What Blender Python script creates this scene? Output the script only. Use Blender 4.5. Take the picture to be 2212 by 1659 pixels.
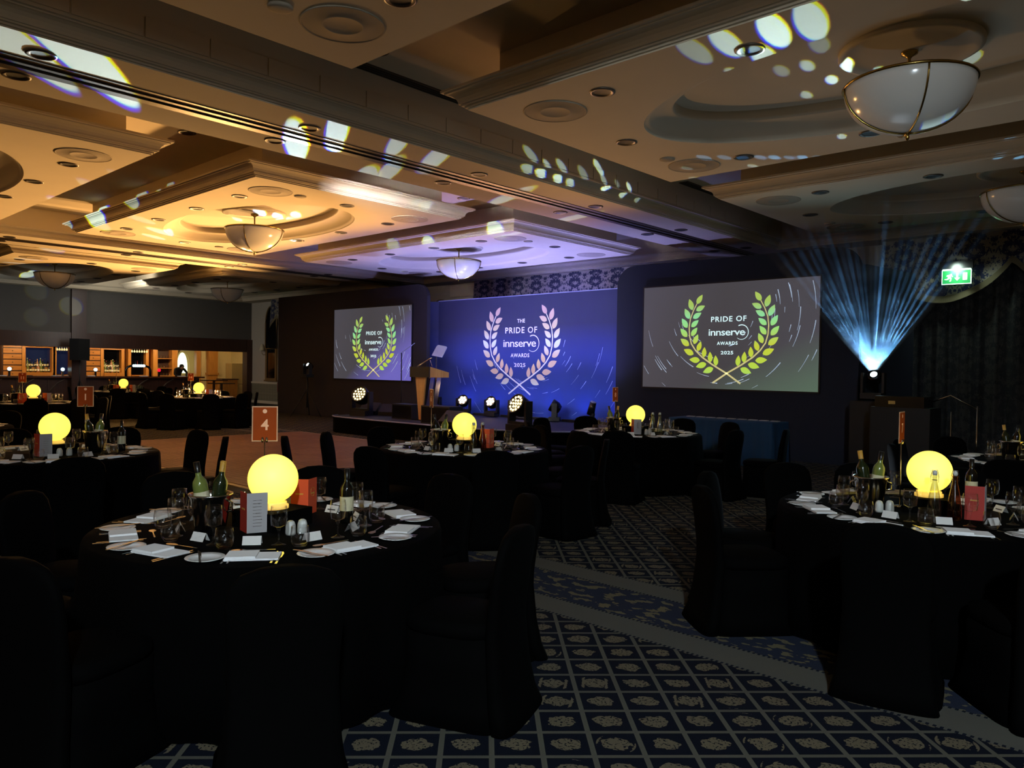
import bpy, bmesh, math, random
from mathutils import Vector, Matrix
R = math.radians
rnd = random.Random(7)
sc = bpy.context.scene
for o in list(bpy.data.objects): bpy.data.objects.remove(o)
col = sc.collection

# ---------------------------------------------------------------- camera
YAW, PIT, ROL, FL, EYE = 0.74927029, -0.01957799, 0.01575578, 1664.38, 1.65
_r = Vector((math.cos(YAW), math.sin(YAW), 0)); FWD = Vector((-math.sin(YAW)*math.cos(PIT), math.cos(YAW)*math.cos(PIT), math.sin(PIT)))
_u = _r.cross(FWD); RGT = _r*math.cos(ROL) + _u*math.sin(ROL); UPV = -_r*math.sin(ROL) + _u*math.cos(ROL)
cam = bpy.data.objects.new('camera', bpy.data.cameras.new('camera')); col.objects.link(cam)
cam.matrix_world = Matrix(((RGT.x, UPV.x, -FWD.x, 0), (RGT.y, UPV.y, -FWD.y, 0), (RGT.z, UPV.z, -FWD.z, EYE), (0, 0, 0, 1)))
cam.data.sensor_width = 36; cam.data.lens = 36*FL/2212; cam.data.clip_start = 0.05; cam.data.clip_end = 200
sc.camera = cam
# survey helpers: the point of a real plane (height z, depth y or side x) seen at a pixel of the photograph
def _ray(px, py): return FWD + RGT*((px-1106)/FL) - UPV*((py-829.5)/FL)
def at_z(px, py, z): d = _ray(px, py); t = (z-EYE)/d.z; return Vector((d.x*t, d.y*t, z))
def at_y(px, py, y): d = _ray(px, py); t = y/d.y; return Vector((d.x*t, y, EYE+d.z*t))
def at_x(px, py, x): d = _ray(px, py); t = x/d.x; return Vector((x, d.y*t, EYE+d.z*t))

# ---------------------------------------------------------------- view, world
sc.view_settings.view_transform = 'Standard'; sc.view_settings.look = 'None'
sc.view_settings.gamma = 1; sc.view_settings.use_curve_mapping = False
sc.view_settings.exposure = 0.0
sc.cycles.use_denoising = True; sc.cycles.max_bounces = 6; sc.cycles.diffuse_bounces = 3
sc.cycles.glossy_bounces = 3; sc.cycles.transparent_max_bounces = 12; sc.cycles.transmission_bounces = 3; sc.cycles.volume_bounces = 0
sc.cycles.sample_clamp_indirect = 3.0; sc.cycles.caustics_reflective = False; sc.cycles.caustics_refractive = False
sc.cycles.use_light_tree = True
w = bpy.data.worlds.new('world'); sc.world = w; w.use_nodes = True
w.node_tree.nodes['Background'].inputs[0].default_value = (0.02, 0.022, 0.03, 1); w.node_tree.nodes['Background'].inputs[1].default_value = 0.5

def lin(c):
    if isinstance(c, str): c = [int(c[i:i+2], 16)/255 for i in (0, 2, 4)]
    return tuple((x/12.92 if x <= .04045 else ((x+.055)/1.055)**2.4) for x in c[:3])
HAZE = 3.0
def spot(loc, tgt, power, ang, c=(1, 1, 1), blend=.15, rad=.02, name='beam_light'):
    l = bpy.data.lights.new(name, 'SPOT'); l.energy = power; l.spot_size = R(ang); l.spot_blend = blend; l.color = c; l.shadow_soft_size = rad
    o = bpy.data.objects.new(name, l); col.objects.link(o); o.location = loc
    o.rotation_euler = (Vector(tgt)-Vector(loc)).to_track_quat('-Z', 'Y').to_euler(); return o
def area(loc, tgt, power, sx, sy, c=(1, 1, 1), name='wash_light', spread=180):
    l = bpy.data.lights.new(name, 'AREA'); l.energy = power; l.shape = 'RECTANGLE'; l.size = sx; l.size_y = sy; l.color = c; l.spread = R(spread)
    o = bpy.data.objects.new(name, l); col.objects.link(o); o.location = loc
    o.rotation_euler = (Vector(tgt)-Vector(loc)).to_track_quat('-Z', 'Y').to_euler(); return o
H1, H0 = 4.35, 4.95                       # underside of beams and ceiling rafts / ceiling above them
WARM = (1.0, .53, .17); CYAN = (.62, .93, 1.0); BLUE = (.16, .22, 1.0); LILAC = (.30, .31, 1.0)
# warm washes: stage front ones have fixtures built below, the last has none
WASH = [((-16.1, 11.6, .95), (-14.2, 3.5, 4.35), 3200, 80), ((-10.6, 11.3, 1.02), (-13.5, 4.5, 4.35), 2000, 75), ((-10.6, 11.3, 1.02), (-3.8, 8.2, 4.4), 420, 60), ((-21.5, 9.9, .9), (-15.5, 7.0, 4.4), 1700, 100)]
for a, b, p, g in WASH: spot(a, b, p, g, WARM, .9, .12, 'warm_wash_light')
spot((-23.2, 11.8, 1.0), (-20.0, 6.0, 4.4), 4200, 100, WARM, .9, .12, 'warm_wash_light')  # further warm lamp off the stage, no fixture built
# row of small heads in front of the printed backdrop
for x in (-14.9, -13.7, -12.9, -11.7): spot((x, 13.9, .80), (x+3.5, 9.0, 4.4), 200, 50, (1, .48, .2), .9, .05, 'small_head_light')
# blue battens at the foot of the backdrop
for i in range(6): spot((-15.4+i*1.02, 14.3, .47), (-15.4+i*1.02, 14.75, 1.2), 15, 110, (.18, .28, 1.0), 1, .05, 'blue_batten_light')
for i in range(4): spot((-15.2+i*1.5, 13.6, .55), (-15.2+i*1.5, 13.3, 4.4), 620, 115, LILAC, 1, .08, 'lilac_uplight')
spot((-13.2, 15.5, 2.6), (-13.2, 16.4, 4.4), 150, 160, LILAC, 1, .1, 'lilac_uplight')  # unseen lamp added behind the backdrop to tint the pelmet
# soft white key on the set, an added lamp with no fixture
area((-9.5, 6.0, 4.2), (-13.0, 14.7, 2.6), 40, .4, .4, (.96, .92, 1.0), 'set_key_light', 50)
# fill lamps added behind the camera and about the room
area((3.2, -4.5, 2.9), (-3.0, 4.0, .8), 50, 1.2, 1.2, (.70, .90, 1.0), 'foyer_door_light')  # added cool fill from behind the camera, no door built there
spot((2.2, -1.6, 4.25), (-2.6, 4.4, .3), 1300, 84, (.78, .91, 1.0), .9, .12, 'dimmed_house_downlight')  # added overhead spot that brightens the near tables
area((-27.9, 5.0, 4.2), (-33, 7.5, 3.3), 60, 1, 4, (.85, .95, 1.0), 'house_glow')  # added fill for the partition above the bar
area((-27.9, 10.4, 4.2), (-33, 13.5, 3.3), 80, 1, 4, (.95, .93, .85), 'house_glow')  # second added fill along the bar wall
area((-3.0, 9.0, .35), (-2.5, 8.0, 4.3), 14, 1.6, 1.6, (.7, .85, 1.0), 'floor_uplight')  # added upward fill for the dim ceiling
# bar lighting
for y in (7.5, 9.2, 11.3, 12.9, 14.4): spot((-33.5, y, 2.62), (-34.9, y, 1.3), 110, 130, (1, .72, .38), .8, .08, 'bar_spot')
for y in (15.2, 16.6): spot((-33.2, y, 2.9), (-34.6, y+.3, 1.2), 90, 140, (1, .74, .38), .8, .08, 'bar_spot')
spot((-35.9, 14.6, 2.5), (-36.4, 14.6, 1.2), 70, 150, (1, .9, .62), .8, .08, 'bar_spot')

# ---------------------------------------------------------------- materials
def newmat(name):
    m = bpy.data.materials.new(name); m.use_nodes = True; nt = m.node_tree
    return m, nt, nt.nodes['Principled BSDF']
def mat(name, c, rough=.6, metal=0, emis=None, es=0, bump=0, bscale=60, var=0, spec=.5, vscale=6):
    m, nt, b = newmat(name); c = lin(c)
    b.inputs['Base Color'].default_value = (*c, 1); b.inputs['Roughness'].default_value = rough; b.inputs['Metallic'].default_value = metal
    b.inputs['Specular IOR Level'].default_value = spec
    if emis is not None: b.inputs['Emission Color'].default_value = (*lin(emis), 1); b.inputs['Emission Strength'].default_value = es
    if var or bump:
        tc = nt.nodes.new('ShaderNodeTexCoord')
    if var:
        n = nt.nodes.new('ShaderNodeTexNoise'); n.inputs['Scale'].default_value = vscale; n.inputs['Detail'].default_value = 5; nt.links.new(tc.outputs['Object'], n.inputs['Vector'])
        mx = nt.nodes.new('ShaderNodeMix'); mx.data_type = 'RGBA'
        mx.inputs['A'].default_value = (*[x*(1-var) for x in c], 1); mx.inputs['B'].default_value = (*[min(1, x*(1+var)) for x in c], 1)
        nt.links.new(n.outputs['Fac'], mx.inputs['Factor']); nt.links.new(mx.outputs['Result'], b.inputs['Base Color'])
    if bump:
        n2 = nt.nodes.new('ShaderNodeTexNoise'); n2.inputs['Scale'].default_value = bscale; nt.links.new(tc.outputs['Object'], n2.inputs['Vector'])
        bp = nt.nodes.new('ShaderNodeBump'); bp.inputs['Strength'].default_value = bump; bp.inputs['Distance'].default_value = .01
        nt.links.new(n2.outputs['Fac'], bp.inputs['Height']); nt.links.new(bp.outputs['Normal'], b.inputs['Normal'])
    return m
class V:                                   # tiny algebra over shader math nodes
    nt = None
    def __init__(s, sock): s.s = sock
    @staticmethod
    def op(o, *a):
        n = V.nt.nodes.new('ShaderNodeMath'); n.operation = o
        for i, x in enumerate(a):
            if isinstance(x, V): V.nt.links.new(x.s, n.inputs[i])
            else: n.inputs[i].default_value = x
        return V(n.outputs[0])
    def __add__(s, o): return V.op('ADD', s, o)
    def __radd__(s, o): return V.op('ADD', s, o)
    def __sub__(s, o): return V.op('SUBTRACT', s, o)
    def __rsub__(s, o): return V.op('SUBTRACT', o, s)
    def __mul__(s, o): return V.op('MULTIPLY', s, o)
    def __rmul__(s, o): return V.op('MULTIPLY', s, o)
    def __truediv__(s, o): return V.op('DIVIDE', s, o)
    def abs(s): return V.op('ABSOLUTE', s)
    def sin(s): return V.op('SINE', s)
    def gt(s, o): return V.op('GREATER_THAN', s, o)
    def lt(s, o): return V.op('LESS_THAN', s, o)
    def floor(s): return V.op('FLOOR', s)
    def fract(s): return V.op('FRACT', s)
    def max(s, o): return V.op('MAXIMUM', s, o)
    def min(s, o): return V.op('MINIMUM', s, o)
def coords(nt, kind='Object'):
    V.nt = nt; t = nt.nodes.new('ShaderNodeTexCoord'); s = nt.nodes.new('ShaderNodeSeparateXYZ'); nt.links.new(t.outputs[kind], s.inputs[0])
    return V(s.outputs[0]), V(s.outputs[1]), V(s.outputs[2]), t
def mixc(fac, a, b):
    n = V.nt.nodes.new('ShaderNodeMix'); n.data_type = 'RGBA'
    V.nt.links.new(fac.s, n.inputs['Factor'])
    for k, x in (('A', a), ('B', b)):
        if isinstance(x, tuple): n.inputs[k].default_value = (*x, 1)
        else: V.nt.links.new(x, n.inputs[k])
    return n.outputs['Result']
def noise(vec, scale, detail=3, dim='3D'):
    n = V.nt.nodes.new('ShaderNodeTexNoise'); n.inputs['Scale'].default_value = scale; n.inputs['Detail'].default_value = detail
    V.nt.links.new(vec, n.inputs['Vector']); return V(n.outputs['Fac'])
def comb(x, y, z=0.0):
    n = V.nt.nodes.new('ShaderNodeCombineXYZ')
    for i, a in enumerate((x, y, z)):
        if isinstance(a, V): V.nt.links.new(a.s, n.inputs[i])
        else: n.inputs[i].default_value = a
    return n.outputs[0]

def wood(name, c1, c2, axis='Z', scale=3.0, rough=.4):
    m, nt, b = newmat(name); x, y, z, t = coords(nt)
    k = dict(X=(.25, 3, 3), Y=(3, .25, 3), Z=(3, 3, .25))[axis]
    v = comb(x*k[0], y*k[1], z*k[2]); n = noise(v, scale*3, 6); n2 = noise(v, scale*14, 3)
    f = (n*1.4 + n2*.5 - .45)
    nt.links.new(mixc(f, lin(c1), lin(c2)), b.inputs['Base Color']); b.inputs['Roughness'].default_value = rough
    return m
def carpet_mat():
    m, nt, b = newmat('patterned_axminster_carpet'); x, y, z, t = coords(nt); P = .22; s2 = .70710678
    u = (x+y)*s2/P - .255; v = (x-y)*s2/P - .255
    fu = (u-u.floor()-.5); fv = (v-v.floor()-.5)
    line = fu.abs().gt(.445).max(fv.abs().gt(.445))
    cell = comb(u.floor()*.37, v.floor()*.73)
    wob = noise(comb(x, y), 21, 2); wob2 = noise(comb(x, y), 75, 3)
    rad = (fu*fu*1.0 + fv*fv*1.5)
    wn = nt.nodes.new('ShaderNodeTexWhiteNoise'); wn.noise_dimensions = '2D'; nt.links.new(cell, wn.inputs['Vector']); rn = V(wn.outputs['Value'])
    sk = (fu*(rn-.5)*2.4 + fv*(1.1-rn)).abs()          # each cell's emblem has its own slant
    blob = (rad + (wob-.5)*.22 + sk*.09).lt(.10) * wob2.gt(.42)
    bar = (sk - .30 + (wob2-.5)*.1).abs().lt(.035) * (fu*fu+fv*fv).lt(.16)
    motif = blob.max(bar*rn.gt(.4))
    # border bands that run along the room
    ym = ((y-1.835)/5.45).fract()*5.45                   # band centre at y = 4.56 + 5.45 k
    d = (ym - 2.725).abs()
    inb = d.lt(.56); beige = d.gt(.27)*d.lt(.56)
    bm = (noise(comb(x, y*1.6), 9, 3)).gt(.56)
    dots = ((d-.275).abs().lt(.012)).max((d-.548).abs().lt(.012)) * ((x*32).fract().gt(.5))
    navy = lin('0f1420'); tan = lin('8c7f60'); gold = lin('6c6450'); bg = lin('5e5d55'); bl = lin('161c2a')
    c = mixc(line, navy, lin('5c5b50')); c = mixc(motif*(1-line), c, gold)
    cb = mixc(bm, lin('2a3040'), lin('70684f')); cb = mixc(beige, cb, bg); cb = mixc(dots, cb, bl)
    c = mixc(inb, c, cb)
    fz = noise(comb(x, y), 260, 2)
    mm = nt.nodes.new('ShaderNodeMix'); mm.data_type = 'RGBA'; mm.blend_type = 'MULTIPLY'; mm.inputs['Factor'].default_value = .5
    nt.links.new(c, mm.inputs['A']); cc = mixc(fz, (.45, .45, .45), (1, 1, 1)); nt.links.new(cc, mm.inputs['B'])
    nt.links.new(mm.outputs['Result'], b.inputs['Base Color']); b.inputs['Roughness'].default_value = .95; b.inputs['Specular IOR Level'].default_value = .1
    return m
def damask(name, ground, flower, sx=.42, sz=.5, contrast=0):
    m, nt, b = newmat(name); x, y, z, t = coords(nt)
    px = ((x/sx).fract()-.5).abs()*2; pz = (z/sz).fract(); pz2 = ((z/sz+.5).fract()-.5).abs()*2
    n = noise(comb(px*1.6, z/sz*2.2, 3.1), 6.0, 6); n2 = noise(comb(px*3, z/sz*4, 1.7), 9.0, 3)
    shape = ((px*6.283).sin()*.12 + (pz2*9.4+px*5).sin()*.14 + n*1.5 + n2*.8 - 1.14)
    f = shape.gt(0.02)
    nt.links.new(mixc(f, lin(ground), lin(flower)), b.inputs['Base Color']); b.inputs['Roughness'].default_value = .8
    return m
def glassy(name, tint='ffffff', refl=.035, dens=.012):
    m = bpy.data.materials.new(name); m.use_nodes = True; nt = m.node_tree; nt.nodes.clear()
    out = nt.nodes.new('ShaderNodeOutputMaterial'); tr = nt.nodes.new('ShaderNodeBsdfTransparent'); gl = nt.nodes.new('ShaderNodeBsdfGlossy')
    fr = nt.nodes.new('ShaderNodeLayerWeight'); fr.inputs['Blend'].default_value = .42
    mx = nt.nodes.new('ShaderNodeMixShader'); V.nt = nt; f = V(fr.outputs['Facing'])
    f2 = f*f*f*.85 + refl
    tr.inputs[0].default_value = (*[x*(1-dens) for x in lin(tint)], 1); gl.inputs[0].default_value = (.9, .9, .9, 1); gl.inputs['Roughness'].default_value = .08
    nt.links.new(f2.s, mx.inputs[0]); nt.links.new(tr.outputs[0], mx.inputs[1]); nt.links.new(gl.outputs[0], mx.inputs[2]); nt.links.new(mx.outputs[0], out.inputs[0])
    return m

M = {}
M['plaster'] = mat('cream_plaster', 'cdbfa6', .85, bump=.05, bscale=30, var=.05, vscale=2.5)
M['cornice'] = mat('painted_cornice', 'cfc3ac', .7)
M['wallpaint'] = mat('wall_paint', 'b9b1a2', .9, var=.04)
M['grill'] = mat('speaker_mesh', 'a59783', .8, bump=.4, bscale=420)
M['dark'] = mat('dark_recess', '120f0d', .6)
M['ringm'] = mat('downlight_trim', '574a3e', .4, .5)
M['track'] = mat('bronze_track', '55483c', .4, .6)
M['brass'] = mat('brass', 'a58a4a', .25, 1)
M['bowl'] = mat('opal_glass', 'd8d4cc', .18, emis='c8c4bc', es=.015)
M['black'] = mat('black_cloth', '020202', .92, spec=.05, bump=.15, bscale=260)
M['chairblack'] = mat('stretch_black', '020202', .85, spec=.05)
M['blackpaint'] = mat('black_paint', '101113', .5)
M['blackgloss'] = mat('black_gloss', '0b0b0d', .25)
M['truss'] = mat('set_fabric', '37353a', .95, spec=.1)
M['setnavy'] = mat('set_fabric_navy', '2c2e38', .95, spec=.1)
M['steel'] = mat('polished_steel', 'cfcac2', .16, 1)
M['cutlery'] = mat('cutlery_steel', 'e0ddd8', .14, 1)
M['chrome'] = mat('chrome', 'd8d2c8', .12, 1)
M['china'] = mat('white_china', 'e8e8e6', .18)
M['linen'] = mat('white_linen', 'f4f4f4', .85, bump=.1, bscale=300)
M['paper'] = mat('white_card', 'dfdcd6', .8)
M['greypaper'] = mat('grey_card', 'a9a6a6', .8)
M['red'] = mat('red_card', 'a8281a', .6); M['orange'] = mat('orange_card', 'cf4a22', .6)
M['gold'] = mat('gold_print', 'c8963c', .5)
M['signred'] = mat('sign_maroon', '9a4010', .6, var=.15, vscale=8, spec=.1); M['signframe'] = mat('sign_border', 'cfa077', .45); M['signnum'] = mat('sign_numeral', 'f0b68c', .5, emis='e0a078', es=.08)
M['glass'] = glassy('clear_glass'); M['bottleclear'] = glassy('bottle_clear', 'f4f7f4', .06, .05)
M['bottlegreen'] = mat('green_bottle', '1a2410', .12, spec=.8); M['bottledark'] = mat('dark_bottle', '0a0a08', .1, spec=.8)
M['whitewine'] = mat('pale_wine_glass', '6f7a3a', .12, spec=.8); M['foil'] = mat('bottle_foil', '15130f', .3); M['label'] = mat('paper_label', 'cfc6a0', .7)
M['rose'] = mat('rose_bottle', 'b08060', .15); M['pinkwater'] = glassy('bottle_tinted', 'e8c0a8', .07, .12)
M['globe'] = mat('glowing_globe', 'fff0a0', .5, emis='ffe558', es=1.3)
M['globefoot'] = mat('globe_foot', 'f0dc8c', .5, emis='ffc850', es=.7)
M['ceramic'] = mat('cruet_ceramic', 'c9cbc4', .3)
M['bluecloth'] = mat('blue_table_drape', '123a5c', .9, var=.1)
M['stagetop'] = mat('stage_deck', '232638', .6); M['stageedge'] = mat('stage_nosing', '9aa0c8', .35)
M['oak'] = wood('golden_oak', '9a5f22', 'c98a3e', 'Z'); M['oakh'] = wood('golden_oak_h', '8c5420', 'c08038', 'Y'); M['darkwood'] = wood('dark_mahogany', '2a1812', '452a1e', 'Z')
M['lectern'] = wood('lectern_oak', 'b07838', 'd8a868', 'Z'); M['parquet'] = wood('parquet', '40281e', '8e6450', 'X', 5, .5)
M['parquet2'] = wood('parquet_b', '4c3226', '9a7058', 'X', 5, .5)
M['edge'] = mat('dance_floor_edge', 'b09a70', .35, .3)
M['carpet'] = carpet_mat()
M['pelmet'] = damask('damask_pelmet', '1c2044', '8a8088', .7, .62); M['curtain'] = damask('damask_curtain', '101116', '302e2a', .5, .7)
M['swag'] = damask('damask_swag', '1b2448', '847d6e', .62, .7); M['fringe'] = mat('bullion_fringe', '6c6248', .9, bump=.6, bscale=200)
M['wallpaper'] = damask('dado_wallpaper', '5a5848', '98917a', .13, .2)
M['mirror'] = mat('dark_mirror', '22242a', .1, .9); M['gilt'] = mat('gilt_frame', '7a6038', .5, .3)
M['partition'] = mat('partition_grey', '55524e', .8, var=.06)
M['doorcream'] = mat('cream_door', 'd9cf9a', .5); M['litglass'] = mat('lit_window', 'f0fff0', .3, emis='e6ffe8', es=1.6)
M['lamphead'] = mat('lit_lens', 'ffe9b8', .4, emis='ffe3a0', es=3.0); M['lampwhite'] = mat('lit_lens_white', 'fff0e0', .4, emis='ffd8b8', es=7.0)
M['beamlens'] = mat('beam_lens', 'ffffff', .4, emis='e8ffff', es=14)
M['green'] = mat('exit_green', '0d7a3a', .5, emis='10a04a', es=.45); M['exitwhite'] = mat('exit_white', 'f0fff4', .5, emis='d8ffe4', es=.95)
M['tealscreen'] = mat('lit_tablet', 'd8f8ff', .4, emis='c8f4ff', es=2.2); M['redlit'] = mat('red_lit', 'e01830', .4, emis='ff1838', es=1.2)
M['skin'] = mat('skin', 'b98a6a', .6); M['shirt'] = mat('dark_shirt', '17181c', .8)
M['glassshade'] = mat('lamp_shade', 'cfc4a8', .8); M['night'] = mat('night_window', '101830', .15, emis='1c2a58', es=.2)

def grad_mat(name, kind):
    m, nt, b = newmat(name); x, y, z, t = coords(nt)          # object coords: x across, z up, origin at centre
    n = noise(comb(x*.5, z*.5), 1.1, 2)
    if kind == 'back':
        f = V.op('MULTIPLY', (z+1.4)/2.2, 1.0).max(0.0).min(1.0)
        c = mixc(f, lin('2c4cc0'), lin('2e3152')); b.inputs['Roughness'].default_value = .8  # print's own blue, with the uplight's fade upward put into the gradient
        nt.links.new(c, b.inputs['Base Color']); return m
    if kind == 'R': f = ((x*.42 - z*.95 - 1.0 + n*.6)*.8).max(0.0).min(1.0); tgt = lin('556b58')
    else: f = ((x*.6 - z*.9 - .35 + n*.4)*.8).max(0.0).min(1.0); tgt = lin('6a62b8')
    e = ((x.abs()*.25 + z*.05)).max(0.0).min(1.0)
    c = mixc(f, mixc(e, lin('403e42'), lin('4e4c56')), tgt)
    b.inputs['Base Color'].default_value = (.02, .02, .02, 1)
    nt.links.new(c, b.inputs['Emission Color']); b.inputs['Emission Strength'].default_value = 1.0
    return m
def leaf_emit(name, stops, es, base=False):
    m, nt, b = newmat(name); x, y, z, t = coords(nt)
    r = nt.nodes.new('ShaderNodeValToRGB'); el = r.color_ramp.elements
    f = (z+1.0)/2.0; nt.links.new(f.s, r.inputs[0])
    while len(el) < len(stops): el.new(.5)
    for e, (p, c) in zip(el, stops): e.position = p; e.color = (*lin(c), 1)
    if base: nt.links.new(r.outputs[0], b.inputs['Base Color']); b.inputs['Roughness'].default_value = .6
    else: b.inputs['Base Color'].default_value = (0, 0, 0, 1)
    nt.links.new(r.outputs[0], b.inputs['Emission Color']); b.inputs['Emission Strength'].default_value = es
    return m
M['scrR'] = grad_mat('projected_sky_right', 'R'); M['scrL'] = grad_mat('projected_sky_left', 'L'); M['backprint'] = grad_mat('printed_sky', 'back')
M['leafscr'] = leaf_emit('projected_leaf', [(.0, '9ce07a'), (.22, 'b8d84a'), (.42, 'c8cf3c'), (.6, '9ee07c'), (.72, '8fe0a0'), (.85, 'a8c860'), (1, 'b4cc5c')], .95)
M['leafprint'] = leaf_emit('printed_leaf', [(.0, 'e8f4ea'), (.2, 'e8c8b8'), (.4, 'e2c49a'), (.6, 'e6f0dc'), (.75, 'dccfa0'), (1, 'd2b0a4')], .10, True)  # leaf print also glows faintly, light added to the ink
M['textscr'] = mat('projected_text', 'ffffff', .5, emis='d4fbff', es=1.0); M['texttrail'] = mat('projected_trail', 'ffffff', .5, emis='9cb8d8', es=.75)
M['textprint'] = mat('printed_text', 'f4f2ff', .6, emis='ece8ff', es=.2); M['trailprint'] = mat('printed_trail', 'a8b8f8', .6, emis='8ea4f0', es=.2)  # printed lettering and trails carry a faint added glow as well

# ---------------------------------------------------------------- mesh building
class MB:
    def __init__(s): s.v = []; s.f = []; s.m = []; s.mi = 0; s.sm = []
    def add(s, vs, fs, smooth=False):
        o = len(s.v); s.v += [tuple(p) for p in vs]; s.f += [tuple(i+o for i in f) for f in fs]; s.m += [s.mi]*len(fs); s.sm += [smooth]*len(fs); return s
    def box(s, x0, x1, y0, y1, z0, z1):
        return s.add([(x0,y0,z0),(x1,y0,z0),(x1,y1,z0),(x0,y1,z0),(x0,y0,z1),(x1,y0,z1),(x1,y1,z1),(x0,y1,z1)],
                     [(0,3,2,1),(4,5,6,7),(0,1,5,4),(1,2,6,5),(2,3,7,6),(3,0,4,7)])
    def cbox(s, c, d, rz=0):
        b = MB().box(-d[0]/2, d[0]/2, -d[1]/2, d[1]/2, -d[2]/2, d[2]/2); mt = Matrix.Translation(c) @ Matrix.Rotation(rz, 4, 'Z')
        return s.add([mt @ Vector(v) for v in b.v], b.f)
    def lathe(s, prof, n=24, c=(0,0,0), smooth=True, sx=1, sy=1):
        vs = []; fs = []; k = len(prof)
        for i in range(n):
            a = 2*math.pi*i/n
            for r, z in prof: vs.append((c[0]+r*math.cos(a)*sx, c[1]+r*math.sin(a)*sy, c[2]+z))
        for i in range(n):
            j = (i+1) % n
            for q in range(k-1):
                a, b, d, e = i*k+q, j*k+q, j*k+q+1, i*k+q+1
                if prof[q][0] < 1e-6: fs.append((a, d, e))
                elif prof[q+1][0] < 1e-6: fs.append((a, b, e))
                else: fs.append((a, b, d, e))
        return s.add(vs, fs, smooth)
    def prism(s, poly, y0, y1, ax='Y'):
        n = len(poly); mk = {'Y': lambda a, b, t: (a, t, b), 'X': lambda a, b, t: (t, a, b), 'Z': lambda a, b, t: (a, b, t)}[ax]
        vs = [mk(a, b, y0) for a, b in poly] + [mk(a, b, y1) for a, b in poly]
        fs = [tuple(range(n)), tuple(range(2*n-1, n-1, -1))] + [(i, i+n, (i+1) % n + n, (i+1) % n) for i in range(n)]
        return s.add(vs, fs)
    def tube(s, pts, r, n=8, closed=False):
        pts = [Vector(p) for p in pts]; rs = r if isinstance(r, (list, tuple)) else [r]*len(pts); vs = []; fs = []; m = len(pts)
        up = Vector((0, 0, 1))
        for i, p in enumerate(pts):
            a = pts[(i-1) % m] if (closed or i) else p; b = pts[(i+1) % m] if (closed or i < m-1) else p
            t = (b-a).normalized(); e = t.cross(up); e = e if e.length > .05 else t.cross(Vector((1, 0, 0))); e.normalize(); g = t.cross(e)
            for k in range(n):
                q = 2*math.pi*k/n; vs.append(p + e*rs[i]*math.cos(q) + g*rs[i]*math.sin(q))
        for i in range(m if closed else m-1):
            j = (i+1) % m
            for k in range(n): fs.append((i*n+k, i*n+(k+1) % n, j*n+(k+1) % n, j*n+k))
        if not closed: fs += [tuple(range(n)), tuple(range((m-1)*n, m*n))]
        return s.add(vs, fs, True)
    def loft(s, rings, smooth=True, cap=True):
        n = len(rings[0]); vs = [p for r in rings for p in r]; fs = []
        for i in range(len(rings)-1):
            for k in range(n): fs.append((i*n+k, i*n+(k+1) % n, (i+1)*n+(k+1) % n, (i+1)*n+k))
        if cap: fs += [tuple(range(n-1, -1, -1)), tuple(range((len(rings)-1)*n, len(rings)*n))]
        return s.add(vs, fs, smooth)
    def xf(s, mt):
        s.v = [tuple(mt @ Vector(v)) for v in s.v]; return s
    def build(s, name, mats, parent=None, loc=None, rz=0, fix=True):
        me = bpy.data.meshes.new(name); me.from_pydata(s.v, [], s.f)
        for m in (mats if isinstance(mats, (list, tuple)) else [mats]): me.materials.append(M[m] if isinstance(m, str) else m)
        me.polygons.foreach_set('material_index', s.m); me.polygons.foreach_set('use_smooth', s.sm)
        if fix:
            bm = bmesh.new(); bm.from_mesh(me); bmesh.ops.recalc_face_normals(bm, faces=bm.faces); bm.to_mesh(me); bm.free()
        me.update()
        o = bpy.data.objects.new(name, me); col.objects.link(o)
        if parent: o.parent = parent
        if loc is not None: o.location = loc
        o.rotation_euler[2] = rz
        return o
def tag(o, label=None, cat=None, group=None, kind=None):
    if label: o['label'] = label
    if cat: o['category'] = cat
    if group: o['group'] = group
    if kind: o['kind'] = kind
    return o
def struct(o, label=None): o['kind'] = 'structure'; o['label'] = label or o.name; return o
def empty(name, loc=(0,0,0), rz=0, label=None, cat=None, group=None):
    o = bpy.data.objects.new(name, None); col.objects.link(o); o.location = loc; o.rotation_euler = (0, 0, rz); o.empty_display_size = .1
    return tag(o, label, cat, group)
KIDS = {}
def kids(o):
    if o.name not in KIDS: KIDS[o.name] = list(o.children)
    return KIDS[o.name]
def copy_tree(o, parent=None):
    c = o.copy(); col.objects.link(c); c.parent = parent
    for ch in kids(o): copy_tree(ch, c)
    return c
USED = set()
def place(proto, loc, rz=0, label=None, group=None, cat=None):
    if proto.name in USED: o = copy_tree(proto)
    else: kids(proto); [kids(k) for k in kids(proto)]; USED.add(proto.name); o = proto
    o.location = loc; o.rotation_euler = (0, 0, rz)
    return tag(o, label, cat, group)
def text_mb(txt, w=None, h=None, cx=0, cz=0, depth=.002, y=0, bold=0, spacing=1.0):
    cu = bpy.data.curves.new('t', 'FONT'); cu.body = txt; cu.size = 1; cu.extrude = 0; cu.offset = bold; cu.space_character = spacing; cu.resolution_u = 3
    ob = bpy.data.objects.new('t', cu); col.objects.link(ob); dg = bpy.context.evaluated_depsgraph_get(); dg.update()
    me = bpy.data.meshes.new_from_object(ob.evaluated_get(dg)); vs = [v.co.copy() for v in me.vertices]; fs = [tuple(p.vertices) for p in me.polygons]
    bpy.data.objects.remove(ob); bpy.data.curves.remove(cu); bpy.data.meshes.remove(me)
    x0 = min(v.x for v in vs); x1 = max(v.x for v in vs); y0 = min(v.y for v in vs); y1 = max(v.y for v in vs)
    sx = (w/(x1-x0)) if w else None; sy = (h/(y1-y0)) if h else sx; sx = sx or sy
    return MB().add([((v.x-(x0+x1)/2)*sx+cx, y, (v.y-(y0+y1)/2)*sy+cz) for v in vs], fs)

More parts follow.
